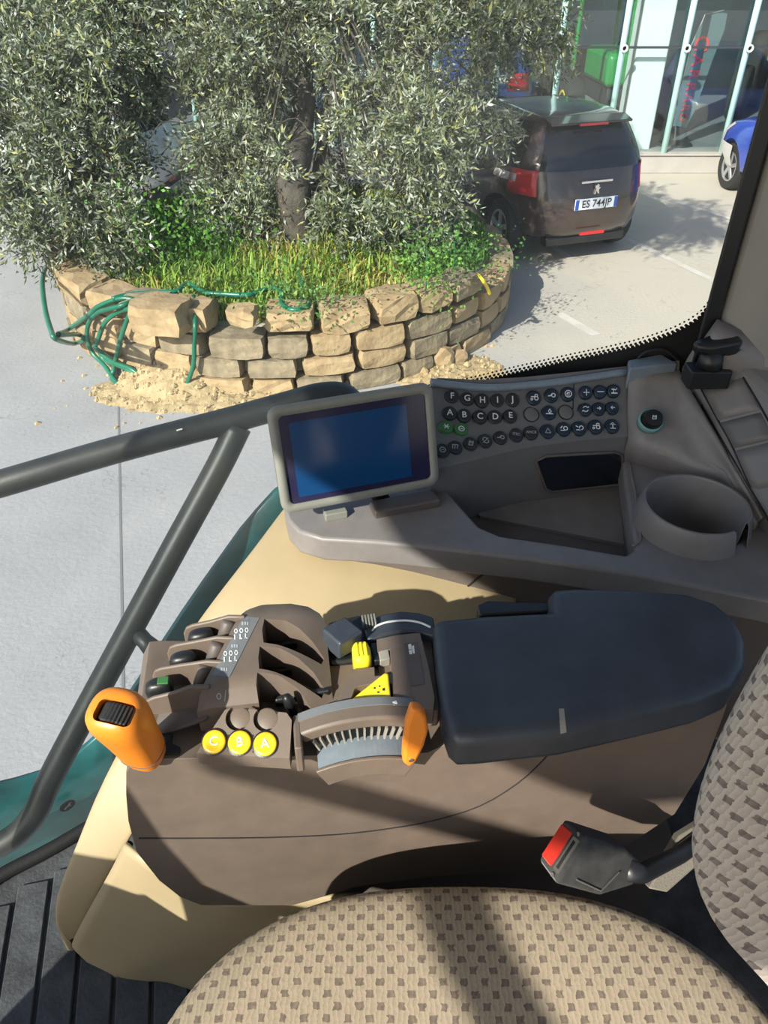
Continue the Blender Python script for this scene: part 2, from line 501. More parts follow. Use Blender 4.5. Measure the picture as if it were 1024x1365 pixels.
def fabric_mat(name, axes, base, dark, su=0.0205, sv=0.0105):
    """woven seat fabric: staggered dark squares on a ribbed ground; axes = object axes used as the cloth's u and v"""
    m = bpy.data.materials.new(name); m.use_nodes = True
    t = m.node_tree; b = t.nodes['Principled BSDF']; b.inputs['Roughness'].default_value = 0.95; b.inputs['Specular IOR Level'].default_value = 0.15
    L = t.links.new
    tc = t.nodes.new('ShaderNodeTexCoord'); sp = t.nodes.new('ShaderNodeSeparateXYZ'); L(tc.outputs['Object'], sp.inputs[0])
    nz = t.nodes.new('ShaderNodeTexNoise'); nz.inputs['Scale'].default_value = 160; nz.inputs['Detail'].default_value = 2; L(tc.outputs['Object'], nz.inputs['Vector'])
    def ma(op, a, c=None):
        n = t.nodes.new('ShaderNodeMath'); n.operation = op
        for i, x in enumerate((a, c)):
            if x is None: continue
            if isinstance(x, (int, float)): n.inputs[i].default_value = x
            else: L(x, n.inputs[i])
        return n.outputs[0]
    jit = ma('MULTIPLY', ma('SUBTRACT', nz.outputs['Fac'], 0.5), 0.35)
    u = ma('ADD', ma('DIVIDE', sp.outputs[axes[0]], su), jit); v = ma('ADD', ma('DIVIDE', sp.outputs[axes[1]], sv), jit)
    row = ma('FLOOR', v)
    off = ma('MULTIPLY', ma('MODULO', ma('ADD', row, 2000), 2), 0.5)
    fu = ma('FRACT', ma('ADD', u, off)); fv = ma('FRACT', v)
    k = ma('MULTIPLY', ma('LESS_THAN', fu, 0.36), ma('LESS_THAN', fv, 0.62))
    rib = ma('FRACT', ma('MULTIPLY', u, 4.0))
    mx = t.nodes.new('ShaderNodeMix'); mx.data_type = 'RGBA'; mx.inputs['A'].default_value = (*base, 1); mx.inputs['B'].default_value = (*dark, 1)
    kk = ma('MULTIPLY', k, ma('ADD', 0.45, ma('MULTIPLY', nz.outputs['Fac'], 0.9)))
    L(kk, mx.inputs['Factor'])
    m3 = t.nodes.new('ShaderNodeMix'); m3.data_type = 'RGBA'; m3.blend_type = 'MULTIPLY'
    rc = t.nodes.new('ShaderNodeMapRange'); rc.inputs['To Min'].default_value = 0.80; rc.inputs['To Max'].default_value = 1.08; L(rib, rc.inputs['Value'])
    m3.inputs['Factor'].default_value = 1.0; L(mx.outputs['Result'], m3.inputs['A']); L(rc.outputs[0], m3.inputs['B'])
    L(m3.outputs['Result'], b.inputs['Base Color'])
    bp = t.nodes.new('ShaderNodeBump'); bp.inputs['Strength'].default_value = 0.6; bp.inputs['Distance'].default_value = 0.002
    h = ma('ADD', ma('SUBTRACT', 1.0, k), ma('MULTIPLY', rib, 0.35)); L(h, bp.inputs['Height']); L(bp.outputs[0], b.inputs['Normal'])
    M[name] = m
fabric_mat('seat_fabric', (0, 1), (0.305, 0.252, 0.180), (0.14, 0.112, 0.088))
fabric_mat('back_fabric', (1, 2), (0.40, 0.36, 0.32), (0.15, 0.13, 0.12), 0.0175, 0.0098)

def attr_mat(name, rough=0.6, trans=0.25, bright=1.0):
    m = bpy.data.materials.new(name); m.use_nodes = True
    t = m.node_tree; b = t.nodes['Principled BSDF']; b.inputs['Roughness'].default_value = rough
    a = t.nodes.new('ShaderNodeAttribute'); a.attribute_name = 'col'
    t.links.new(a.outputs['Color'], b.inputs['Base Color'])
    if trans:
        tl = t.nodes.new('ShaderNodeBsdfTranslucent'); t.links.new(a.outputs['Color'], tl.inputs[0])
        mx = t.nodes.new('ShaderNodeMixShader'); mx.inputs[0].default_value = trans
        out = t.nodes['Material Output']
        t.links.new(b.outputs[0], mx.inputs[1]); t.links.new(tl.outputs[0], mx.inputs[2]); t.links.new(mx.outputs[0], out.inputs[0])
    M[name] = m
attr_mat('olive_leaf', 0.42, 0.10)
attr_mat('grass_blade', 0.6, 0.3)

# =================================================================== CAB SHELL (setting)
FLOOR_Z = 1.50
ROOF_Z = 3.20
# plan line of the wrap-round glass, from the rear pillar forward to the windscreen
GLASS_PLAN = crom([Vector((0.62, 1.215, 0)), Vector((0.25, 1.215, 0)), Vector((-0.06, 1.125, 0)), Vector((-0.30, 0.985, 0)), Vector((-0.50, 0.845, 0)),
                   Vector((-0.62, 0.752, 0)), Vector((-0.74, 0.66, 0)), Vector((-0.88, 0.46, 0)), Vector((-0.94, 0.15, 0)), Vector((-0.95, -0.25, 0)), Vector((-0.90, -0.70, 0))], 5)
def plan_off(d):
    out = []
    for i, p in enumerate(GLASS_PLAN):
        t = (GLASS_PLAN[min(i + 1, len(GLASS_PLAN) - 1)] - GLASS_PLAN[max(i - 1, 0)]).normalized()
        n = Vector((t.y, -t.x, 0))        # outward
        out.append(p + n * d)
    return out
def wall_bvh(plan, z0=0.5, z1=3.5):
    V = [Vector((p.x, p.y, z)) for p in plan for z in (z0, z1)]
    F = [(2 * i, 2 * i + 2, 2 * i + 3, 2 * i + 1) for i in range(len(plan) - 1)]
    return BVHTree.FromPolygons(V, F)
gb_in = wall_bvh(GLASS_PLAN)

# floor with ribbed mat
fl = mk('floor', *zprism([(-0.72, 0.68), (-0.60, 0.77), (-0.28, 1.00), (0.95, 1.18), (0.95, -0.80), (-0.86, -0.80), (-0.90, 0.15), (-0.84, 0.46)], FLOOR_Z - 0.05, FLOOR_Z), 'mat_rubber')
tag(fl, kind='structure')
da = (pz(20, 1365, FLOOR_Z) - pz(45, 1190, FLOOR_Z)).normalized()
dn = Vector((-da.y, da.x, 0))
if dn.x < 0: dn = -dn
p_ref = pz(45, 1190, FLOOR_Z)
for i in range(-4, 7):
    a = p_ref + dn * (i * 0.060)
    w = 0.0265
    gx = sorted((p.x, p.y) for p in GLASS_PLAN if p.y > 0.1)
    far = a - da * 0.03
    yg = float(np.interp(far.x - w, [q[0] for q in gx], [q[1] for q in gx])) - 0.05
    if far.y > yg: far = far + da * ((far.y - yg) / -da.y)
    near = a + da * 0.95
    if near.x - w < -0.84 or (far - near).length < 0.2: continue
    V, F = obox((far + near) / 2 + Vector((0, 0, 0.004)), da, dn, (0, 0, 1), (far - near).length / 2, w, 0.004)
    mk('mat_rib', V, F, 'mat_rubber', fl, bevel=0.002, bseg=1)
# edge strip where the floor meets the glass
V, F = tube([Vector((p.x, p.y, FLOOR_Z + 0.012)) for p in plan_off(-0.014)[12:42]], 0.013, 8)
mk('edge_seal', V, F, 'rubber', fl, smooth=True)

# roof
rp = [(0.98, 1.30), (0.98, -0.86)]
rp[1] = (0.98, -0.98)
rp += [(-0.80, -0.98), (-0.87, -0.94), (-0.90, -0.80), (-0.92, -0.58), (-0.97, -0.47), (-1.01, -0.37), (-1.05, -0.20), (-1.06, 0.10), (-1.0, 0.45), (-0.82, 0.78), (-0.40, 1.08), (-0.05, 1.27), (0.25, 1.31)]
ce = mk('ceiling', *zprism(rp, ROOF_Z, ROOF_Z + 0.12), 'headliner', bevel=0.02)
tag(ce, kind='structure')

# wrap-round glass with its printed border
gi, go_ = GLASS_PLAN, plan_off(0.006)
rows = []
zb = lambda p: FLOOR_Z + 0.0 if p.x < -0.25 else (FLOOR_Z + 0.0 + min(1, (p.x + 0.25) / 0.3) * 0.52)
for i in range(len(gi)):
    rows.append([Vector((gi[i].x, gi[i].y, zb(gi[i]))), Vector((gi[i].x, gi[i].y, ROOF_Z)), Vector((go_[i].x, go_[i].y, ROOF_Z)), Vector((go_[i].x, go_[i].y, zb(gi[i])))])
gw = mk('window_1', *loft(rows, closed=True, cap=True), 'cab_glass', smooth=True)
set_sharp(gw.data, 40)
tag(gw, kind='structure')
bord = wall_bvh(plan_off(-0.003))
fr_px = [(560, 518), (600, 512), (640, 503), (680, 493), (720, 484), (760, 475), (800, 467), (840, 458), (870, 449), (895, 440), (915, 430), (930, 420), (945, 402), (960, 380)]
top = [hit(u, v + 6, bord)[0] for u, v in fr_px]
top_e = [top[0]]
rows = [[t, Vector((t.x, t.y, 2.0))] for t in top]
rows[-1][1].z = 2.0
V, F = loft(rows)
fb = mk('frit_band', V, F, 'black_matte', gw, solid=0.001)
VV, FF = [], []
def dot(c, ax, r):
    o = len(VV)
    for k in range(8):
        t = 2 * math.pi * k / 8
        VV.append(c + ax * (r * math.cos(t)) + Vector((0, 0, 1)) * (r * math.sin(t)))
    FF.append(tuple(range(o, o + 8)))
cum = [0]
for i in range(1, len(top)): cum.append(cum[-1] + (top[i] - top[i - 1]).length)
s, k = 0.0, 0
while s < cum[-1]:
    i = max(j for j in range(len(cum)) if cum[j] <= s); i = min(i, len(cum) - 2)
    p = top[i].lerp(top[i + 1], (s - cum[i]) / (cum[i + 1] - cum[i])); ax = (top[i + 1] - top[i]); ax.z = 0; ax.normalize()
    n = Vector((ax.y, -ax.x, 0)); n = n if n.y < 0 else -n
    dz = Vector((0, 0, 1))
    dot(p + n * 0.0012 + dz * 0.0012, ax, 0.0034)
    dot(p + n * 0.0012 + dz * 0.0075 + ax * 0.0039, ax, 0.0027)
    dot(p + n * 0.0012 + dz * 0.0135, ax, 0.0019)
    s += 0.0078
fd = mk('frit_dots', VV, FF, 'black_matte', gw)
fd['kind'] = 'stuff'

# rear right pillar: gasket, trim panel, corner trim with covers
g0, g1 = py(930, 452, 1.17), py(1024, 92, 1.17)
gk = thing('trim_1', (g0.x, g0.y, 2.2), kind='structure')
up = Vector((0, 0, 1))
V, F = zprism([(0.5135, 1.150), (0.540, 1.150), (0.560, 1.20), (0.560, 1.222), (0.545, 1.222), (0.536, 1.20)], 2.18, ROOF_Z)
mk('gasket', V, F, 'black_plastic', gk, bevel=0.004)
V, F = zprism([(0.542, 1.155), (0.556, 1.142), (0.61, 1.10), (0.95, 1.02), (0.95, 1.30), (0.575, 1.24)], 2.15, ROOF_Z)
mk('pillar_panel', V, F, 'pillar', gk, bevel=0.01)
# the flare where the pillar panel runs into the corner trim
fl_px = [(938, 448), (955, 424), (985, 438), (1024, 452), (1070, 462)]
rows = [[], [], []]
for (u, v) in fl_px:
    q = ppl(u, v, (0.55, 1.14, 2.3), Vector((0.25, 1, 0)))
    rows[0].append(q + Vector((0, -0.004, 0)))
    rows[1].append(q + Vector((-0.004, -0.022, -0.022)))
    rows[2].append(q + Vector((-0.008, -0.03, -0.09)))
mk('pillar_flare', *loft(rows), 'console_grey', gk, smooth=True, solid=0.01)

ct = thing('trim_2', (0.7, 1.0, 1.9), kind='structure')
A1 = pz(905, 488, 2.27); B1 = pz(1024, 692, 2.155); C1 = pz(1100, 830, 2.12)
A0 = pz(880, 478, 2.28)
topP = [A1 + Vector((0.004, 0, 0)), B1 + Vector((0.004, 0, 0)), C1 + Vector((0.004, 0, 0)), Vector((0.98, 0.55, 2.17)), Vector((0.98, 1.20, 2.34)), Vector((0.54, 1.20, 2.335))]
V, F = prism(topP, [Vector((p.x, p.y, 1.75)) for p in topP])
F = F[1:]
n = len(topP); V.append(Vector((0.62, 1.02, 2.285))); ci = len(V) - 1
F += [(i, (i + 1) % n, ci) for i in range(n)]
cto = mk('corner_panel', V, F, 'console_grey', ct, bevel=0.008)
cb = world_bvh(cto)
cover_px = [[(936, 518), (990, 504), (1018, 556), (962, 568)], [(962, 572), (1019, 558), (1030, 580), (985, 620), (970, 590)], [(975, 596), (1040, 575), (1070, 630), (1003, 652)], [(1006, 656), (1072, 634), (1100, 690), (1030, 712)]]
for k, q in enumerate([[(936, 518), (990, 504), (1013, 546), (958, 560)], [(960, 564), (1014, 550), (1032, 585), (976, 598)], [(978, 602), (1034, 588), (1060, 640), (1000, 655)]]):
    d = decal_grid(q, cb, 0.0015, 4, 4)
    if d: mk('fuse_cover', *d, 'panel_grey' if k % 2 else 'console_grey', ct, solid=0.003, smooth=True)
for q in ([(905, 488), (935, 540), (965, 592), (1000, 652), (1028, 700)], [(934, 519), (955, 558), (975, 594), (1000, 650)], [(990, 503), (1005, 528), (1024, 562)]):
    P = []
    for u, v in q:
        p, nn = hit(u + 1, v, cb)
        if p is not None: P.append(p + nn * 0.0005)
    if len(P) > 2: mk('groove', *tube(crom(P, 3), 0.0016, 6), 'black_matte', ct)

# window latch standing on the corner trim
wl = thing('window_latch', pz(945, 490, 2.30), 'black pull-up window latch on the corner trim beside the pillar', 'latch')
p0 = pz(945, 489, 2.303)
V, F = zprism([(p0.x + a, p0.y + b) for a, b in rrect(0.034, 0.020, 0.005, 2)], 2.272, 2.303)
mk('base_plate', V, F, 'black_plastic', wl, bevel=0.002)
mk('post', *lathe([(0.021, 0.0), (0.019, 0.012), (0.017, 0.03)], (p0.x, p0.y, 2.303), n=16), 'black_plastic', wl, smooth=True)
lev = [(-0.034, -0.010), (-0.012, -0.017), (0.022, -0.018), (0.040, -0.010), (0.040, 0.012), (0.018, 0.020), (-0.008, 0.018), (-0.034, 0.008)]
V, F = prism([Vector((p0.x + a, p0.y + b, 2.350 + (0.004 if a > 0 else -0.004))) for a, b in lev], [Vector((p0.x + a * 0.95, p0.y + b * 0.9, 2.328)) for a, b in lev])
mk('lever', V, F, 'black_plastic', wl, bevel=0.006, bseg=3)
mk('pin', *cyl((p0.x + 0.036, p0.y - 0.013, 2.338), (p0.x + 0.036, p0.y - 0.0165, 2.338), 0.0022, 8), 'metal', wl)
# loose cable behind the sill
P = [hit(u, v, wall_bvh(plan_off(-0.02)))[0] for u, v in ((842, 500), (848, 482), (860, 470), (878, 466), (892, 470), (905, 482))]
tag(mk('cable', *tube(crom(P, 5), 0.0025, 8), 'rubber', smooth=True), 'thin black cable looping up from behind the sill', 'cable')

# teal painted body skirt outside the glass with the printed emblem
tb = thing('body_skirt', (-0.45, 0.95, 1.2), 'teal green painted tractor body skirt below the wrap-round glass', 'body panel')
ob = wall_bvh(plan_off(0.125))
sk_px = [(392, 632), (365, 652), (342, 677), (320, 703), (295, 738), (270, 773), (243, 812), (216, 853), (185, 902), (155, 945), (128, 978), (98, 1004), (60, 1024), (20, 1036), (-40, 1050), (-120, 1066), (-260, 1100), (-450, 1150)]
rows = []
for u, v in sk_px:
    h, n = hit(u, v, ob)
    if h is None: continue
    rows.append([h + Vector((0, 0, 0)), Vector((h.x, h.y, h.z - 0.10)), Vector((h.x - n.x * 0.03, h.y - n.y * 0.03, 1.05))])
V, F = loft(rows)
sk = mk('skirt_panel', V, F, 'teal_paint', tb, smooth=True, solid=0.012)
# emblem printed on the skirt
eb = wall_bvh(plan_off(0.100))
p, n = hit(90, 1074, eb)
ax = Vector((-n.y, n.x, 0)).normalized(); ax = ax if ax.x > 0 else -ax
ov = [p + ax * (0.016 * math.cos(t * math.pi / 8)) + Vector((0, 0, 0.015 * math.sin(t * math.pi / 8))) for t in range(16)]
mk('emblem', ov, [tuple(range(16))], 'black_matte', tb)
dr = [(-8, -3), (-4, 0), (0, 1), (3, 4), (6, 5), (8, 3), (5, 2), (4, -1), (6, -4), (3, -2), (-2, -2), (-5, -5)]
mk('emblem_mark', [p + n * 0.001 + ax * (a * 0.0012) + Vector((0, 0, b * 0.0015)) for a, b in dr], [tuple(range(len(dr)))], 'label_grey', tb)

# outside grab rail
hr = thing('grab_rail', (-0.35, 1.1, 1.6), 'dark painted tubular grab rail outside the glass', 'grab rail')
P = [pd(-420, 762, 1.14) + Vector((-.05, -.18, -.10)), pd(-390, 754, 1.16), pd(-170, 692, 1.24), pd(0, 645, 1.26), pd(150, 601, 1.29), pd(300, 562, 1.32), pd(380, 540, 1.335), pd(430, 527, 1.345), pd(462, 530, 1.36), pd(480, 560, 1.38)]
mk('upper_tube', *tube(crom(P, 6), 0.0235, 16), 'rail_paint', hr, smooth=True)
P = [pd(318, 568, 1.325), pd(290, 625, 1.335), pd(230, 735, 1.35), pd(165, 855, 1.37), pd(100, 975, 1.39), pd(66, 1040, 1.40), pd(45, 1086, 1.41), pd(14, 1118, 1.42), pd(-40, 1142, 1.43), pd(-120, 1160, 1.44), pd(-220, 1160, 1.42), pd(-300, 1110, 1.36), pd(-350, 1000, 1.28), pd(-375, 860, 1.20), pd(-385, 770, 1.165)]
mk('diagonal_tube', *tube(crom(P, 6), 0.0235, 16), 'rail_paint', hr, smooth=True)
a_, b_ = pd(181, 842, 1.365), pd(206, 868, 1.36)
mk('bracket', *tube([a_, a_.lerp(b_, 0.5), b_], [0.016, 0.015, 0.019], 12), 'rail_paint', hr, smooth=True)
mk('bracket_bolt', *cyl(b_, b_ + (b_ - a_) * 0.35, 0.012, 6), 'rail_paint', hr)
# tag on the tube
q = pd(241, 573, 1.28)
mk('paint_chip', *obox(pd(239.5, 573, 1.279), (1, 0.2, 0.2), (0, 1, 1), (0, -0.7, 0.7), 0.005, 0.001, 0.002), 'white_print', hr)

# =================================================================== BEIGE FENDER COWL
fc = thing('fender_cowl', (-0.3, 0.7, FLOOR_Z), 'beige moulded fender cowl sloping from the side console down to the floor', 'trim panel')
LR = [((376, 662, 2.105), (720, 700, 2.02)), ((342, 708, 2.095), (720, 745, 2.025)), ((303, 757, 2.07), (700, 800, 2.03)), ((268, 802, 2.04), (640, 850, 2.015)),
      ((235, 850, 2.00), (500, 920, 1.98)), ((180, 942, 1.91), (320, 1010, 1.88)), ((148, 1003, 1.85), (235, 1050, 1.83)), ((120, 1060, 1.80), (185, 1095, 1.785)),
      ((97, 1122, 1.735), (168, 1126, 1.745)), ((75, 1170, 1.68), (148, 1162, 1.70)), ((65, 1210, 1.635), (130, 1196, 1.655)), ((70, 1240, 1.585), (114, 1228, 1.60)), ((92, 1258, 1.535), (102, 1252, 1.545))]
rows = []
for (a, b) in LR:
    L_, R_ = pz(*a), pz(*b)
    side = (L_ - R_); side.z = 0; side.normalize()
    row = [L_ + Vector((0, 0, -0.16)) - side * 0.004, L_ + Vector((0, 0, -0.03)), L_ - side * 0.006 + Vector((0, 0, -0.004))]
    for k in range(1, 9):
        t = k / 8
        p = L_.lerp(R_, t) + Vector((0, 0, 0.012 * math.sin(math.pi * min(1, t * 1.0)) * min(1, (L_ - R_).length / 0.3)))
        row.append(p)
    rows.append(row)
V, F = loft(rows)
mk('cowl_shell', V, F, 'beige', fc, sub=1, smooth=True, solid=0.004)
# closing panel under the console, right of the gap
low = [((165, 1126, .545), (146, 1163, .548), (117, 1215, .55), (96, 1258, .553), (106, 1272, .553)),
       ((195, 1150, .52), (190, 1190, .525), (165, 1245, .53), (130, 1290, .535), (140, 1300, .535)),
       ((265, 1195, .50), (250, 1230, .505), (215, 1270, .51), (160, 1302, .52), (170, 1310, .52)),
       ((330, 1200, .49), (300, 1240, .495), (270, 1285, .50), (215, 1302, .51), (222, 1310, .51)),
       ((480, 1195, .49), (420, 1240, .49), (350, 1290, .49), (290, 1325, .495), (295, 1335, .495))]
rows = [[py(u, v, y) for (u, v, y) in r] for r in low]
pp = thing('pedestal_panel', (-0.3, 0.5, FLOOR_Z), 'beige lower pedestal panel under the armrest console, right of the dark gap', 'trim panel')
rows = [crom(r, 4) for r in rows]
rows = [list(r) for r in zip(*[crom(c, 4) for c in zip(*rows)])]
mk('panel_shell', *loft(rows), 'beige', pp, smooth=True, solid=0.006)
mk('pedestal_core', *zprism([(-0.30, 0.60), (-0.24, 0.56), (0.45, 0.62), (0.45, 0.98), (-0.10, 0.92), (-0.28, 0.74)], FLOOR_Z, 1.74), 'brown_dark', pp)
# dark gap filler between the two beige panels
P = [pz(166, 1130, 1.735), pz(148, 1164, 1.69), pz(128, 1200, 1.64), pz(104, 1252, 1.545)]
mk('gap_seal', *tube([p + Vector((0.004, 0.01, -0.006)) for p in P], 0.006, 8), 'black_matte', pp, smooth=True)
# rubber bellows under the seat
bl = thing('seat_bellows', (-0.1, 0.25, FLOOR_Z), 'black rubber suspension bellows on the floor under the seat', 'bellows')
for k in range(4):
    z0 = FLOOR_Z + 0.002 + k * 0.058
    pts = superell(0.30 - 0.012 * k, 0.22 - 0.01 * k, 3.5, 40)
    rows = [[Vector((0.02 + a * f, 0.24 + b * f, z0 + dz)) for a, b in pts] for f, dz in ((0.95, 0), (1.0, 0.022), (1.0, 0.036), (0.95, 0.057))]
    mk('bellows_fold', *loft(rows, closed=True, cap=True), 'rubber', bl, smooth=True)

# =================================================================== RIGHT-HAND SIDE CONSOLE
rc = thing('side_console', (0.3, 1.0, FLOOR_Z), 'grey-brown side console with switch panel, storage tray and cup holder', 'console')
ZT = 2.13
lip = [(378, 672), (383, 692), (398, 708), (430, 718), (500, 722), (555, 727), (700, 744), (850, 766), (1024, 800), (1120, 822)]
Lp = [pz(u, v, ZT) for u, v in lip]
plan = [(p.x, p.y) for p in Lp] + [(0.60, 1.19), (0.25, 1.19), (-0.02, 1.10)]
body = mk('console_top', *zprism(plan, ZT - 0.045, ZT), 'console_grey', rc)
bin_px = [(596, 640), (640, 688), (668, 700), (760, 713), (838, 726), (850, 718), (846, 690), (836, 630), (832, 596), (700, 596), (600, 616)]
cutters = [pxprism(bin_px, ZT + 0.02, ZT - 0.07)]
CC = pz(928, 674, 2.165)
cutters.append(cyl((CC.x, CC.y, ZT - 0.12), (CC.x, CC.y, ZT + 0.1), 0.074, 40))
cut(body, cutters)
add_bevel(body, 0.010, 3, 40)
# lower skirt
sk_plan = [(p.x + (0.012 if i < 3 else 0), p.y + 0.022) for i, p in enumerate(Lp)] + [(0.60, 1.17), (0.25, 1.17), (-0.02, 1.08)]
skt = mk('console_skirt', *zprism(sk_plan, 1.80, ZT - 0.046), 'brown_dark', rc)
cut(skt, [pxprism([(600, 640), (640, 686), (668, 698), (838, 724), (846, 716), (834, 600), (700, 600), (604, 618)], ZT, ZT - 0.072), cyl((CC.x, CC.y, 1.95), (CC.x, CC.y, ZT + 0.1), 0.085, 40)])
skb = world_bvh(skt)
P = []
for u, v in ((622, 783), (640, 768), (662, 755), (690, 748), (730, 750), (800, 762), (900, 783), (1024, 812)):
    p, n = hit(u, v, skb)
    if p is not None: P.append(p + n * 0.0005)
if len(P) > 3: mk('skirt_seam', *tube(crom(P, 3), 0.0016, 6), 'black_matte', rc)

# raised switch block with its sloping panel
ST = [(574, 1.00, 1.140, 2.262), (585, 1.005, 1.149, 2.262), (640, 1.035, 1.150, 2.258), (700, 1.068, 1.160, 2.258), (770, 1.090, 1.172, 2.262), (838, 1.104, 1.186, 2.266), (880, 1.112, 1.19, 2.272), (906, 1.116, 1.19, 2.274)]
rows = []
for u, yb, yt, zt in ST:
    r = ray(u, 600)
    def xx(y, z):   # x where the vertical plane through this pixel column is met
        d = y * math.cos(PITCH) + (CAM_H - z) * math.sin(PITCH)
        return (u - 512) / FPX * d
    zb_ = 2.18
    rows.append([Vector((xx(yb + 0.004, ZT), yb + 0.004, ZT - 0.075)), Vector((xx(yb, zb_), yb, zb_)), Vector((xx(yb, zb_) * 0.5 + xx(yt, zt) * 0.5, (yb + yt) / 2 + 0.004, (zb_ + zt) / 2 - 0.004)),
                 Vector((xx(yt, zt), yt, zt)), Vector((xx(yt, zt), yt + 0.004, zt + 0.004)), Vector((xx(yt, zt), yt + 0.014, zt - 0.006)), Vector((xx(yt, zt), yt + 0.016, ZT - 0.075))])
sw = mk('switch_block', *loft(rows, closed=True, cap=True), 'panel_grey', rc)
set_sharp(sw.data, 25)
for p in sw.data.polygons: p.use_smooth = True
swb = world_bvh(sw)
# top trim bar
P = []
for u, v in ((574, 510), (600, 514), (650, 518), (700, 515), (760, 508), (838, 496)):
    p, n = hit(u, v + 3, swb); P.append(p + Vector((0, -0.001, 0.006)))
mk('trim_bar', *tube(crom(P, 4), 0.0065, 10), 'steel_blue', rc, smooth=True)
# panel seam lines
for q in ([(838, 497), (838, 540), (838, 583)], [(765, 512), (764, 545)]):
    P = [hit(u, v, swb) for u, v in q]
    mk('panel_seam', *tube([p + n * 0.0002 for p, n in P], 0.0009, 6), 'black_matte', rc)
# sill piece right of the switch block
V, F = zprism([(p.x, p.y) for p in (pz(838, 497, 2.27), pz(902, 491, 2.27), pz(880, 478, 2.27), pz(836, 486, 2.27))], 2.2, 2.279)
mk('sill_cap', V, F, 'steel_blue', rc, bevel=0.003)
# curved quarter panel round the dial, down to the cup holder
q_rows = []
for (u0, v0, z0), (u1, v1, z1) in (((838, 492, 2.268), (838, 583, 2.178)), ((862, 492, 2.268), (862, 588, 2.178)), ((905, 494, 2.262), (893, 602, 2.17)), ((940, 553, 2.235), (925, 622, 2.160)), ((975, 612, 2.190), (966, 632, 2.160)), ((1020, 690, 2.150), (1010, 700, 2.14))):
    a, b = pz(u0, v0, z0), pz(u1, v1, z1)
    q_rows.append([a.lerp(b, k / 6) + Vector((0, 0.012, -0.012)) * math.sin(math.pi * k / 6) * 0.4 for k in range(7)] + [Vector((b.x, b.y + 0.006, ZT - 0.02))])
qp = mk('quarter_panel', *loft(q_rows), 'console_grey', rc, smooth=True, solid=0.006)
qpb = world_bvh(qp)

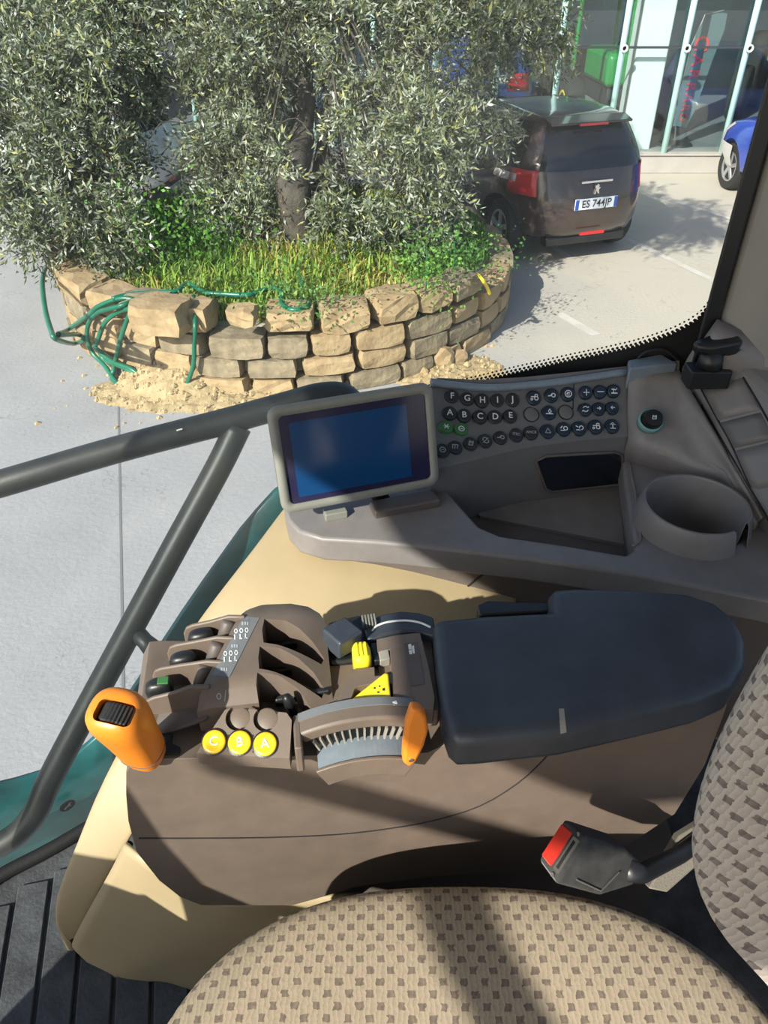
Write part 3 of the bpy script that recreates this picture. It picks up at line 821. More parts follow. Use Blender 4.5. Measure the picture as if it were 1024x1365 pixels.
# round push buttons
def icon(kind, c, ax, ay, nn, s, parent):
    V, F = [], []
    def quad(x0, y0, x1, y1, w):
        d = Vector((x1 - x0, y1 - y0)); L = d.length
        if L < 1e-6: return
        px_ = Vector((-d.y, d.x)) / L * w / 2
        o = len(V)
        for (x, y) in ((x0 + px_.x, y0 + px_.y), (x1 + px_.x, y1 + px_.y), (x1 - px_.x, y1 - px_.y), (x0 - px_.x, y0 - px_.y)):
            V.append(c + ax * (x * s) + ay * (y * s) + nn * 0.0006)
        F.append((o, o + 1, o + 2, o + 3))
    def ring(x, y, r, w, a0=0, a1=360, n=14):
        for k in range(n):
            t0, t1 = R(a0 + (a1 - a0) * k / n), R(a0 + (a1 - a0) * (k + 1) / n)
            quad(x + r * math.cos(t0), y + r * math.sin(t0), x + r * math.cos(t1), y + r * math.sin(t1), w)
    W = 0.13
    if kind == 'plus': quad(-.5, 0, .5, 0, W); quad(0, -.5, 0, .5, W)
    elif kind == 'minus': quad(-.55, 0, .55, 0, W)
    elif kind == 'cycle': ring(0, 0, .42, .14, 30, 160); ring(0, 0, .42, .14, 210, 340); quad(.4, .2, .55, .42, .12); quad(-.4, -.2, -.55, -.42, .12)
    elif kind == 'right': quad(-.35, 0, .3, 0, .14); quad(.3, 0, .02, .25, .13); quad(.3, 0, .02, -.25, .13)
    elif kind == 'left': quad(.35, 0, -.3, 0, .14); quad(-.3, 0, -.02, .25, .13); quad(-.3, 0, -.02, -.25, .13)
    elif kind == 'beam': quad(-.5, -.3, .1, -.3, .13); quad(-.5, 0, -.2, .35, .13); ring(.25, .02, .28, .13)
    elif kind == 'beam2': quad(-.55, .3, -.2, .1, .13); quad(-.5, -.3, .1, -.32, .13); ring(.25, .02, .28, .13, -90, 200)
    elif kind == 'tractor': ring(.28, -.12, .26, .13); ring(-.38, -.25, .14, .12); quad(-.5, .1, .1, .12, .14); quad(.05, .1, .1, .45, .12); quad(.1, .45, .45, .42, .12); quad(.45, .4, .45, .15, .1)
    elif kind == 'diff': quad(-.5, -.35, .5, -.35, .2); quad(-.45, .25, .1, .25, .2); quad(.1, .1, .45, .4, .13); quad(-.15, -.3, -.1, .25, .12)
    elif kind == 'lift': quad(-.55, -.3, .5, -.3, .14); ring(.05, .1, .2, .12); quad(.05, .3, .05, .5, .1); quad(-.1, -.28, .1, -.05, .14)
    elif kind == 'hitch': ring(.25, 0, .26, .13); quad(-.55, -.12, .05, -.05, .16); quad(-.2, -.1, .1, .3, .12)
    elif kind == 'spin': ring(0, 0, .48, .12); ring(0, -.02, .22, .12, 20, 330); quad(-.2, .05, .2, .05, .1)
    elif kind == 'temp': quad(0, -.35, 0, .15, .14); quad(-.4, -.4, .4, -.4, .12); ring(0, .28, .14, .1); quad(-.4, .2, -.2, .2, .1); quad(.2, .2, .4, .2, .1)
    elif kind == 'tri': quad(-.4, -.32, .4, -.32, .1); quad(-.4, -.32, 0, .4, .1); quad(.4, -.32, 0, .4, .1)
    elif kind == 'cross': quad(-.3, -.35, .3, .35, .13); quad(-.3, .35, .3, -.35, .13); quad(-.45, 0, .45, 0, .09)
    elif kind == 'ring': ring(0, 0, .4, .13); quad(-.2, 0, .2, 0, .12)
    elif kind == 'wave': ring(-.1, .1, .32, .12, 20, 220); ring(.1, -.12, .32, .12, 200, 400); quad(-.4, -.4, .4, .4, .1)
    elif kind == 'flag': quad(-.42, -.35, -.42, .35, .12); quad(-.1, -.35, -.05, .3, .12); quad(.2, -.3, .4, .3, .12); quad(-.4, .3, .4, .34, .12)
    elif kind == 'seat': quad(-.3, -.35, .35, -.35, .13); quad(-.3, -.35, -.1, .4, .13); quad(.3, -.3, .42, .35, .13); ring(.1, .12, .15, .1)
    return V, F
def push_button(u, v, sym, base='button_rim', top='button_rim', ink='white_print', rad=0.0122, bvh=None):
    p, n = hit(u, v, bvh or swb)
    ax = (Vector((1, 0, 0)) - n * n.x).normalized(); ax = (ax - Vector((0, 0, 1)) * 0.0).normalized()
    ay = n.cross(ax)
    V, F = lathe([(rad * 1.08, -0.003), (rad * 1.08, 0.0012), (rad * 0.98, 0.0022), (rad * 0.96, 0.0058), (rad * 0.84, 0.0066), (rad * 0.80, 0.0060)], p, n, 24)
    b = mk('push_button', V, F, top, rc, smooth=True); set_sharp(b.data, 40)
    c = p + n * 0.0062
    if sym is None: return
    if len(sym) <= 1:
        text_mesh('button_letter', sym, rad * 1.25, c, ax, ay, ink, b, 0.0006)
    elif sym.isupper():
        text_mesh('button_letter', sym, rad * 0.55, c, ax, ay, ink, b, 0.0006)
    else:
        V, F = icon(sym, c, ax, ay, n, rad * 0.95, b)
        if V: mk('button_symbol', V, F, ink, b)
for s, u, v in (('F', 602, 530), ('G', 622, 533), ('H', 642, 535), ('I', 662, 535), ('J', 682, 534), ('A', 599, 552), ('B', 618, 555), ('C', 639, 557), ('D', 659, 557), ('E', 679, 556)):
    push_button(u, v, s)
push_button(594, 571, 'cross', top='green_button'); push_button(614, 574, 'ring', top='green_button')
for s, u, v in (('flag', 606, 598), ('seat', 626, 593), ('wave', 646, 589), ('hitch', 666, 585), ('ITEC', 687, 581), ('AHCR', 707, 578)):
    push_button(u, v, s, ink='grey_print')
push_button(589, 602, 'ring', ink='grey_print')
for s, u, v in (('tractor', 711, 531), ('hitch', 734, 528), ('spin', 756, 526), ('lift', 731, 551), ('tri', 729, 576), ('beam', 750, 573), ('beam2', 771, 572), ('tractor', 793, 570), ('temp', 815, 569), ('plus', 780, 524), ('minus', 799, 523), ('diff', 817, 522), ('cycle', 779, 547), ('right', 797, 546), ('left', 815, 545)):
    push_button(u, v, s, top='navy_button', rad=0.0126 if u < 775 or v > 560 else 0.0115, ink='grey_print' if s == 'tri' else 'white_print')
for u, v in ((708, 553), (754, 550)):
    p, n = hit(u, v, swb); p = p + n * 0.0016
    mk('blank_ring', *lathe([(0.0138, -0.001), (0.0138, 0.0008), (0.0124, 0.0008), (0.0124, -0.001)], p, n, 28, False, False), 'black_plastic', rc)
    mk('blank_cap', *lathe([(0.0122, -0.002), (0.0122, 0.0006), (0.0115, 0.001)], p, n, 28), 'panel_grey', rc, smooth=True)
# rotary dial
p, n = hit(866, 563, qpb)
mk('dial_ring', *lathe([(0.0215, -0.004), (0.0215, 0.010), (0.0195, 0.014), (0.0175, 0.010), (0.0175, -0.004)], p, n, 32), 'clear_ring', rc, smooth=True)
ax = (Vector((1, 0, 0)) - n * n.x).normalized(); ay = n.cross(ax)
dk = mk('dial_knob', *lathe([(0.0165, 0.0), (0.0165, 0.020), (0.0150, 0.024), (0.013, 0.0245)], p - ay * 0.002, n, 28), 'black_plastic', rc, smooth=True)
set_sharp(dk.data, 40)
V, F = icon('seat', p - ay * 0.002 + n * 0.0246, ax, ay, n, 0.010, dk)
mk('dial_symbol', V, F, 'white_print', dk)
# wear mark beneath the dial
d = decal_grid([(874, 598), (888, 601), (886, 607), (875, 604)], qpb, 0.0004, 3, 2)
if d: mk('wear_mark', *d, 'tooth', rc)
# storage tray: floor and smoked window in the back wall
V, F = pxprism([(600, 640), (640, 688), (838, 726), (848, 718), (836, 610), (700, 606), (604, 622)], ZT - 0.066, ZT - 0.074)
mk('tray_floor', V, F, 'console_grey', rc)
P = [py(u, v, 1.062) for u, v in ((716, 612), (730, 606), (820, 602), (829, 606), (831, 636), (822, 646), (735, 654), (727, 650))]
y0 = hit(770, 630, swb)[0]
bvx = []
for u, v in ((714, 614), (728, 607), (820, 602), (829, 606), (831, 636), (822, 646), (735, 655), (727, 651)):
    p, n = hit(u, v, swb); bvx.append(p + n * 0.002)
V, F = extr(bvx, (0, 0.012, 0))
mk('smoked_window', V, F, 'smoke_window', rc, bevel=0.002)
P = bvx + [bvx[0]]
mk('window_frame', *tube(bvx, 0.0028, 8, closed=True), 'brown_dark', rc, smooth=True)
# cup holder with the mug-handle slot
RI, RO, ZR = 0.0735, 0.082, 2.170
prof = [(RO + 0.010, -0.055), (RO + 0.003, -0.02), (RO, -0.006), (RO - 0.003, 0.0), (RI + 0.002, 0.0), (RI, -0.004), (RI - 0.004, -0.10), (0.02, -0.104)]
ch = mk('cup_holder', *lathe(prof, (CC.x, CC.y, ZR), n=56, cap0=False, cap1=True), 'console_grey', rc)
me = ch.data
# close the shell so that the slot can be cut out of it
bm = bmesh.new(); bm.from_mesh(me)
bmesh.ops.recalc_face_normals(bm, faces=bm.faces[:]); bm.to_mesh(me); bm.free()
sd_ = ch.modifiers.new('s', 'SOLIDIFY'); sd_.thickness = 0.0015; sd_.offset = -1
hdir = Vector((0.60, -0.80, 0)); hn = Vector((0.80, 0.60, 0))
cut(ch, [obox(Vector((CC.x, CC.y, ZR)) + hdir * 0.085 , hdir, hn, (0, 0, 1), 0.045, 0.0165, 0.05)])
for p in ch.data.polygons: p.use_smooth = True
set_sharp(ch.data, 45)
# groove of the tray's right-hand wall
P = [pz(u, v, ZT + 0.0008) for u, v in ((838, 612), (846, 650), (852, 690), (854, 716), (850, 724), (843, 728))]
mk('tray_rim', *tube(crom(P, 4), 0.0022, 8), 'console_grey', rc, smooth=True)

# =================================================================== DISPLAY
c4 = [(352, 546), (574, 511), (590, 646), (381, 686)]   # TL TR BR BL
import numpy as _n
rr_ = [ray(*c) for c in c4]
dBL = 1.125
# TL*a + BR*b - TR*c = BL*dBL
Am = _n.array([[rr_[0][i], rr_[2][i], -rr_[1][i]] for i in range(3)]); bv_ = _n.array([rr_[3][i] * dBL for i in range(3)])
a_, b_, c_ = _n.linalg.solve(Am, bv_)
TLp, BRp, TRp, BLp = CAMP + rr_[0] * float(a_), CAMP + rr_[2] * float(b_), CAMP + rr_[1] * float(c_), CAMP + rr_[3] * dBL
print('display', TLp, TRp, BRp, BLp, (TRp - TLp).length, (TLp - BLp).length, (TRp - TLp).normalized().dot((TLp - BLp).normalized()))
DC = (TLp + BRp) / 2
dx = ((TRp - TLp) + (BRp - BLp)).normalized(); dnn = dx.cross((TLp - BLp)).normalized()
if dnn.y > 0: dnn = -dnn
dy = dnn.cross(dx).normalized()
if dy.z < 0: dy = -dy
hw, hh = (TRp - TLp).length / 2, (TLp - BLp).length / 2
ds = thing('display_monitor', DC - dy * hh, 'tablet-like display monitor with grey bezel and dark screen coloured like reflected sky on the console', 'display')
def dpt(x, y, z): return DC + dx * x + dy * y + dnn * z
def dshape(hx, hy, r, zs):
    return loft([[dpt(x * f, y * f, z) for x, y in rrect(hx, hy, r)] for f, z in zs], closed=True, cap=True)
mk('housing', *dshape(hw * 0.985, hh * 0.975, 0.016, [(0.86, -0.040), (0.93, -0.032), (1.0, -0.012)]), 'black_plastic', ds, bevel=0.003)
outer, inner = rrect(hw, hh, 0.016), rrect(hw - 0.0135, hh - 0.0135, 0.008)
rows = [[dpt(x, y, -0.014) for x, y in outer], [dpt(x, y, -0.003) for x, y in outer], [dpt(x * 0.988, y * 0.984, 0.0) for x, y in outer], [dpt(x, y, 0.0) for x, y in inner], [dpt(x, y, -0.004) for x, y in inner]]
mk('bezel', *loft(rows, closed=True), 'bezel', ds, smooth=True, solid=0.0015)
mk('screen_surround', *dshape(hw - 0.0125, hh - 0.0125, 0.008, [(1, -0.008), (1, -0.0035)]), 'screen_border', ds)
V, F = prism([dpt(x - 0.008, y - 0.002, -0.0028) for x, y in rrect(hw - 0.036, hh - 0.024, 0.003)], [dpt(x - 0.008, y - 0.002, -0.005) for x, y in rrect(hw - 0.036, hh - 0.024, 0.003)])
mk('screen', V, F, 'screen', ds)
# mounting foot
f0 = dpt(0.02, -hh + 0.01, -0.03); f1 = dpt(0.05, -hh + 0.004, -0.035); f1.z = ZT - 0.004
mk('mount_arm', *tube([dpt(0.0, 0, -0.035), f0 + Vector((0, 0.02, 0)), Vector((f0.x + 0.02, f0.y + 0.02, ZT - 0.004))], 0.014, 12), 'black_plastic', ds, smooth=True)
mt = pz(520, 676, ZT + 0.010)
mk('mount_clip', *obox(pz(540, 672, ZT + 0.006), dx * Vector((1, 1, 0)), Vector((-dx.y, dx.x, 0)), (0, 0, 1), 0.055, 0.016, 0.008), 'brown_dark', ds, bevel=0.003)
mk('mount_tab', *obox(pz(447, 684, ZT + 0.006), dx * Vector((1, 1, 0)), Vector((-dx.y, dx.x, 0)), (0, 0, 1), 0.018, 0.010, 0.007), 'bezel', ds, bevel=0.002)

# =================================================================== ARMREST CONTROL CONSOLE
AO = Vector((-0.253, 0.455, 2.19))
E1 = Vector((0.989794, 0.142506, 0)); E2 = Vector((-0.142506, 0.989794, 0)); E3 = Vector((0, 0, 1))
def AR(s, t, h): return AO + E1 * s + E2 * t + E3 * h
def AF(u, v, t=0.0):   # pixel on the vertical lengthwise plane at offset t
    return ppl(u, v, AR(0, t, 0), E2)
def AH(u, v, h): return pz(u, v, AO.z + h)
ar = thing('armrest_console', AR(0.3, 0.08, -0.33), 'brown armrest control console with orange lever, yellow buttons and dark pad', 'armrest')

# body: side outline carried across the width
side_px = [(190, 1004), (176, 1012), (168, 1030), (168, 1060), (171, 1095), (182, 1136), (212, 1174), (240, 1196), (268, 1207), (390, 1207), (430, 1196), (470, 1183), (560, 1170), (650, 1164), (740, 1158), (840, 1125), (900, 1085), (940, 1020), (968, 945), (972, 930), (890, 945), (760, 968), (600, 990), (570, 1004), (400, 1008)]
sp_ = [AF(u, v) for u, v in side_px]
# flat-topped: clamp the top edge
sp_ = [Vector((p.x, p.y, min(p.z, 2.192))) for p in sp_]
V, F = extr(sp_, E2 * 0.165)
bod = mk('side_shell', V, F, 'brown_plastic', ar)
# opening for the throttle quadrant
cut(bod, [extr([AF(u, v, -0.02) for u, v in ((424, 1004), (430, 1030), (438, 1040), (480, 1030), (540, 1022), (556, 1010), (556, 990), (420, 995))], E2 * 0.05)])
add_bevel(bod, 0.010, 3, 40)
bb = world_bvh(bod)
P = []
for u, v in ((176, 1116), (185, 1117), (220, 1117), (260, 1117), (360, 1116), (450, 1112), (520, 1104), (580, 1093), (640, 1074), (690, 1044), (725, 1012), (744, 988)):
    p, n = hit(u, v, bb)
    if p is not None: P.append(p + n * 0.0002)
mk('shell_seam', *tube(crom(P, 3), 0.0011, 6), 'black_matte', ar)

# pad
pad_px = [(576, 823), (650, 816), (734, 812), (733, 789), (740, 782), (765, 780), (850, 782), (915, 787), (955, 800), (982, 822), (997, 850), (997, 884), (978, 912), (935, 930), (860, 948), (752, 972), (640, 984), (612, 985), (600, 975), (590, 945), (582, 890)]
top = [AH(u, v, 0.032) for u, v in pad_px]
cx = sum((p for p in top), Vector((0, 0, 0))) / len(top)
bot = [Vector((p.x, p.y, AO.z - 0.020)) for p in top]
pd_ = mk('armrest_pad', *prism(top, bot), 'pad_rubber', ar, bevel=0.013, bseg=5, angle=50)
pbv = world_bvh(pd_)
d = decal_grid([(745, 945), (752, 945), (755, 976), (747, 978)], pbv, 0.0006, 2, 6)
if d: mk('glue_mark', *d, 'wear_olive' if 'wear_olive' in M else 'tooth', ar)
# slot behind the pad
mk('pad_slot', *pxprism([(636, 806), (650, 800), (732, 803), (734, 815), (640, 820)], AO.z + 0.012, AO.z - 0.02), 'black_plastic', ar, bevel=0.003)

# ---- hydraulic lever hump
def sr(t): return 0.083 + (t - 0.032) * 0.36        # ridge line
def hump_h(s, t):
    d = s - sr(t) - 0.012
    back = 0.020 * max(0, (t - 0.135) / 0.05) ** 2
    if d < -0.018: h = 0.044 - 0.30 * (-d - 0.018)
    elif d < 0.030: h = 0.044
    else: h = 0.044 - 0.034 * min(1, (d - 0.030) / 0.075) ** 1.5
    front = 0.016 * max(0, (0.056 - t) / 0.022) ** 2
    return h - back - front
rows = []
NT, NS = 14, 22
tmin, tmax = 0.034, 0.185
for j in range(NT + 1):
    t = tmin + (tmax - tmin) * j / NT
    s0 = sr(t) - 0.020
    s1 = 0.206 - 0.060 * max(0, (t - 0.14) / 0.043) ** 2
    row = [AR(s0, t, -0.01)]
    for i in range(NS + 1):
        s = s0 + (s1 - s0) * i / NS
        row.append(AR(s, t, hump_h(s, t)))
    row.append(AR(s1, t, -0.01))
    rows.append(row)
V, F = loft(rows, closed=True, cap=True)
hp = mk('lever_hump', V, F, 'brown_plastic', ar)
slots = []
for k, q in enumerate([[(354, 836), (351, 851), (353, 868), (372, 871), (428, 880), (432, 872), (418, 858), (400, 846), (380, 838)],
          [(348, 873), (346, 888), (347, 903), (370, 906), (428, 916), (432, 908), (418, 893), (398, 882), (374, 875)],
          [(345, 908), (343, 922), (345, 938), (368, 942), (426, 950), (430, 942), (416, 928), (396, 916), (372, 909)]]):
    slots.append(zprism([AH(u, v, 0.030) for u, v in q], AO.z - 0.004, AO.z + 0.08))
cut(hp, slots)
for p in hp.data.polygons: p.use_smooth = True
set_sharp(hp.data, 30)
hb = world_bvh(hp)
# dark bases and levers in the slots
for k, (u, v) in enumerate(((372, 862), (368, 897), (384, 932))):
    c = AH(u + 20, v + 3, 0.0)
    mk('slot_lever', *obox(c + Vector((0, 0, 0.008)), E1 + E3 * 0.1, E2, E3, 0.030, 0.0035, 0.006), 'black_plastic', ar, bevel=0.002)
c = AH(385, 936, 0.022)
mk('slot_trigger', *lathe([(0.005, -0.02), (0.006, 0.0), (0.005, 0.009), (0.002, 0.012)], c, E3 - E1 * 0.2, 12), 'black_plastic', ar, smooth=True)
# ---- fins and levers on the front slope
fins = [((247, 833), (313, 821)), ((225, 859), (298, 849)), ((205, 890), (285, 881)), ((194, 930), (264, 914))]
for k, (a, b) in enumerate(fins):
    A, B = AH(a[0], a[1], 0.026), AH(b[0], b[1], 0.043)
    d = (B - A); d.z = 0; L = d.length; d.normalize(); nrm = Vector((-d.y, d.x, 0))
    prof = [(-0.004, -0.004), (-0.004, 0.012), (0.0, 0.022), (0.008, 0.027), (0.03, 0.034), (L - 0.008, 0.0432), (L + 0.012, 0.0435), (L + 0.012, -0.004)]
    P = [Vector((A.x, A.y, AO.z)) + d * s + E3 * h for s, h in prof]
    mk('lever_fin', *extr([p - nrm * 0.0022 for p in P], nrm * 0.0046), 'brown_plastic', ar, bevel=0.0016, bseg=2)
# sloping floor between the fins
rows = []
for t in (0.03, 0.08, 0.13, 0.175):
    rows.append([AR(-0.005 + (t - 0.03) * 0.36, t, -0.002), AR(0.03 + (t - 0.03) * 0.36, t, 0.004), AR(sr(t) - 0.010, t, 0.018)])
V, F = loft(rows)
mk('channel_floor', V, F, 'brown_dark', ar, smooth=True, solid=0.004)
for k, ((u, v), (u2, v2), mt_) in enumerate((((268, 849), (303, 836), 'black_plastic'), ((244, 880), (288, 866), 'black_plastic'), ((212, 916), (272, 897), 'green_button'))):
    c = AH(u, v, 0.020)
    pl = superell(0.0155, 0.0095, 2.4, 16)
    rows = [[c + E1 * (x * f) + E2 * (y * f) + E3 * (z + 0.1 * x * f) for x, y in pl] for f, z in ((0.7, -0.022), (0.95, -0.008), (1.0, 0.0), (0.85, 0.007), (0.5, 0.010))]
    lv = mk('hydraulic_lever', *loft(rows, closed=True, cap=True), 'black_plastic', ar, smooth=True)
    if k == 2:
        mk('lever_tip', *obox(c + E1 * 0.006 + E3 * 0.0095, E1, E2, E3, 0.006, 0.005, 0.0015), 'green_button', lv, bevel=0.001)
    c2 = AH(u2, v2, 0.030)
    mk('lever_stop', *lathe([(0.0085, -0.028), (0.0085, 0.006), (0.0070, 0.009)], c2, E3 * 0.9 + E1 * 0.35 + E2 * 0.3, 14), 'brown_dark', ar, smooth=True)
# label strip along the ridge with its cylinder symbols
d = decal_grid([(325, 822), (346, 824), (306, 903), (283, 900)], hb, 0.0006, 3, 12)
lb = mk('label_strip', *d, 'label_grey', ar) if d else None
def mark(px4, par, m='white_print'):
    d = decal_grid(px4, hb, 0.0011, 1, 1)
    if d and par: mk('label_symbol', *d, m, par)
def pxq(u, v, w, h, sk=-0.35):
    return [(u - w - sk * -h, v - h), (u + w - sk * -h, v - h), (u + w + sk * h, v + h), (u - w + sk * h, v + h)]
for (u, v) in ((322, 846), (308, 876)):
    for i in range(3):
        x = u - 7 + i * 7; y = v - i * 0.6
        for a0 in range(0, 360, 60):
            t0, t1 = R(a0), R(a0 + 60)
            o, q = (2.6, 3.6), (1.5, 2.3)
            mark([(x + o[0] * math.cos(t0), y - 4 + o[1] * math.sin(t0)), (x + o[0] * math.cos(t1), y - 4 + o[1] * math.sin(t1)), (x + q[0] * math.cos(t1), y - 4 + q[1] * math.sin(t1)), (x + q[0] * math.cos(t0), y - 4 + q[1] * math.sin(t0))], lb)
        mark(pxq(x - 0.4, y + 4, 0.7, 3.4), lb)
        if i: mark(pxq(x - 0.6, y + 6.5, 2.0, 0.7), lb)
for (u, v) in ((328, 832), (314, 862), (300, 893)):
    for i in range(3): mark(pxq(u - 3.4 + i * 3.2, v, 1.2, 2.2), lb, 'grey_print')
# key symbol in the knob's shadow
for i in range(8):
    t0, t1 = R(i * 45), R(i * 45 + 45)
    mark([(292 + 3.4 * math.cos(t0), 928 + 4.5 * math.sin(t0)), (292 + 3.4 * math.cos(t1), 928 + 4.5 * math.sin(t1)), (292 + 2.2 * math.cos(t1), 928 + 3.2 * math.sin(t1)), (292 + 2.2 * math.cos(t0), 928 + 3.2 * math.sin(t0))], ar, 'grey_print')
mark([(301, 920), (302, 920), (300, 935), (299, 935)], ar, 'grey_print')

# ---- button block
bq = [(262, 1004), (386, 1011), (389, 960), (382, 950), (312, 943), (300, 946)]
hb_ = [0.006, 0.006, 0.024, 0.028, 0.028, 0.026]
tp = [AH(u, v, h) for (u, v), h in zip(bq, hb_)]
V, F = prism(tp, [Vector((p.x, p.y, AO.z - 0.012)) for p in tp])
bk = mk('button_block', V, F, 'brown_plastic', ar)
ctrs = [hit(u, v, world_bvh(bk)) for u, v in ((317, 957), (354, 958))]
cut(bk, [cyl(p - n * 0.008, p + n * 0.02, 0.0128, 24) for p, n in ctrs])
add_bevel(bk, 0.004, 3, 40)
bkb = world_bvh(bk)
for p, n in ctrs:
    mk('blank_plug', *lathe([(0.0124, -0.010), (0.0124, -0.0068), (0.011, -0.006)], p, n, 24), 'brown_plastic', ar, smooth=True)
for s, u, v in (('C', 286, 989), ('B', 320, 990), ('A', 354, 992)):
    p, n = hit(u, v, bkb)
    mk('button_rim', *lathe([(0.0137, -0.003), (0.0137, 0.0008), (0.0120, 0.0012), (0.0120, -0.003)], p, n, 28), 'black_plastic', ar)
    b = mk('push_button', *lathe([(0.0119, -0.003), (0.0119, 0.0022), (0.0108, 0.0034), (0.008, 0.0030), (0.0, 0.0028)], p, n, 28, True, False), 'yellow_button', ar, smooth=True)
    ax = (E1 - n * E1.dot(n)).normalized()
    text_mesh('button_letter', s, 0.013, p + n * 0.0034, ax, n.cross(ax), 'white_print', b, 0.0003)
for u, v in ((304, 981), (337, 981), (305, 1000), (338, 1002), (330, 945), (369, 950)):
    p, n = hit(u, v, bkb)
    if p is not None: mk('indicator', *lathe([(0.0013, -0.001), (0.0013, 0.0004)], p, n, 8), 'black_matte', ar)

# ---- travel lever: orange knob with thumb wheel
kb, kt = AR(0.012, 0.004, 0.006), AR(0.004, -0.018, 0.104)
axk = (kt - kb).normalized()
kx = (E1 - axk * E1.dot(axk)).normalized(); ky = axk.cross(kx)
ang = R(-22)
kx, ky = kx * math.cos(ang) + ky * math.sin(ang), ky * math.cos(ang) - kx * math.sin(ang)
Lk = (kt - kb).length
prof = [(0.0, 0.0225, 0.0205), (0.012, 0.0245, 0.0220), (0.016, 0.0255, 0.0225), (0.05, 0.0285, 0.0240), (0.080, 0.0315, 0.0265), (0.098, 0.0320, 0.0275), (0.110, 0.0300, 0.0260), (0.117, 0.0250, 0.0215), (0.1195, 0.0180, 0.0150)]
prof = [(z * 0.90, a * 0.86, b * 0.88) for z, a, b in prof]
rows = [[kb + axk * z + kx * x + ky * y for x, y in superell(a, b, 2.6, 32)] for z, a, b in prof]
kn = mk('travel_lever', *loft(rows, closed=True, cap=True), 'orange', ar, smooth=True)
wc = kb + axk * 0.1015 + kx * 0.004 + ky * (-0.003)
tilt = (axk - E2 * 0.30).normalized()
cut(kn, [loft([[wc + tilt * z + kx * x + ky * y for x, y in rrect(0.0180, 0.0108, 0.006)] for z in (-0.012, 0.03)], closed=True, cap=True)])
for p in kn.data.polygons: p.use_smooth = True
set_sharp(kn.data, 40)
# knurled wheel
Vw, Fw = [], []
nr = 30
wr = 0.0172
cw = wc - tilt * 0.0108
rows = []
for k in range(nr * 2):
    t = 2 * math.pi * k / (nr * 2)
    r = wr if k % 2 else wr * 0.925
    q = cw + kx * (r * math.cos(t)) + tilt * (r * math.sin(t))
    rows.append([q - ky * 0.0092, q - ky * 0.0075 + (q - cw).normalized() * 0.001, q + ky * 0.0075 + (q - cw).normalized() * 0.001, q + ky * 0.0092])
V, F = loft(rows + [rows[0]])
mk('thumb_wheel', V, F, 'rubber', kn)
mk('knob_seam', *tube([kb + axk * 0.013 + kx * x + ky * y for x, y in superell(0.0217, 0.0197, 2.6, 32)], 0.0007, 6, closed=True), 'brown_dark', kn)
# lever gate
mk('lever_gate', *pxprism([(222, 968), (231, 970), (228, 990), (240, 996), (238, 1003), (222, 1004), (200, 1004), (198, 992)], AO.z + 0.0015, AO.z - 0.01), 'black_matte', ar)

# ---- throttle quadrant
qc = (0.232, -0.125)
def QP(r, a, t): return AR(qc[0] + r * math.sin(R(a)), t, qc[1] + r * math.cos(R(a)))
def sector(r0, r1, a0, a1, t0, t1, n=18):
    rows = []
    for k in range(n + 1):
        a = a0 + (a1 - a0) * k / n
        rows.append([QP(r0, a, t0), QP(r1, a, t0), QP(r1, a, t1), QP(r0, a, t1)])
    return loft(rows, closed=True, cap=True)
mk('quadrant_hood', *sector(0.142, 0.158, -25, 26, -0.006, 0.022), 'brown_plastic', ar, bevel=0.003)
mk('hood_label', *sector(0.1575, 0.1592, -24, 21, 0.010, 0.020), 'label_grey', ar)
mk('quadrant_floor', *sector(0.095, 0.118, -24, 26, -0.024, 0.004), 'steel_blue', ar, smooth=False)
mk('quadrant_lip', *sector(0.092, 0.120, -25, 27, -0.028, -0.024), 'brown_plastic', ar, bevel=0.001)
mk('hood_cheek', *obox(AR(0.166, -0.001, 0.000), E1, E2, E3, 0.004, 0.021, 0.020), 'brown_plastic', ar, bevel=0.002)
for k in range(13):
    a = -21 + k * 3.15
    c = QP(0.134, a, -0.0045)
    rad = (QP(0.2, a, 0) - QP(0.1, a, 0)).normalized()
    mk('detent_tooth', *obox(c, E2.cross(rad), E2, rad, 0.0009, 0.0035, 0.0085), 'tooth', ar)
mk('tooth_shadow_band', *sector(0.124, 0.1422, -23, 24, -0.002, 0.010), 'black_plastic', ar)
P = [AF(u, v, -0.036) for u, v in ((549, 946), (562, 948), (569, 958), (572, 975), (566, 996), (556, 1016), (546, 1025), (537, 1018), (538, 998), (541, 970))]
tl = mk('throttle_lever', *extr(P, E2 * 0.013), 'orange', ar, bevel=0.004, bseg=3)
c = AF(548, 1013, -0.0362)
mk('lever_screw', *lathe([(0.0026, 0), (0.0026, 0.0012)], c, -E2, 10), 'metal', tl)

# ---- middle control pod
mk('pod_base', *pxprism([(428, 848), (436, 836), (500, 826), (572, 830), (588, 940), (584, 948), (402, 958), (432, 930), (436, 890)], AO.z + 0.006, AO.z - 0.02), 'brown_plastic', ar, bevel=0.002)
pod = mk('control_pod', *pxprism([(502, 852), (530, 846), (560, 843), (570, 880), (580, 930), (578, 944), (450, 950), (448, 938), (468, 892), (505, 888)], AO.z + 0.022, AO.z - 0.004), 'brown_plastic', ar)
cut(pod, [pxprism([(462, 936), (466, 922), (472, 904), (478, 900), (516, 893), (523, 897), (526, 930), (520, 934)], AO.z + 0.04, AO.z + 0.004),
          pxprism([(498, 856), (520, 851), (522, 884), (500, 886)], AO.z + 0.04, AO.z + 0.010)])
add_bevel(pod, 0.003, 2, 40)
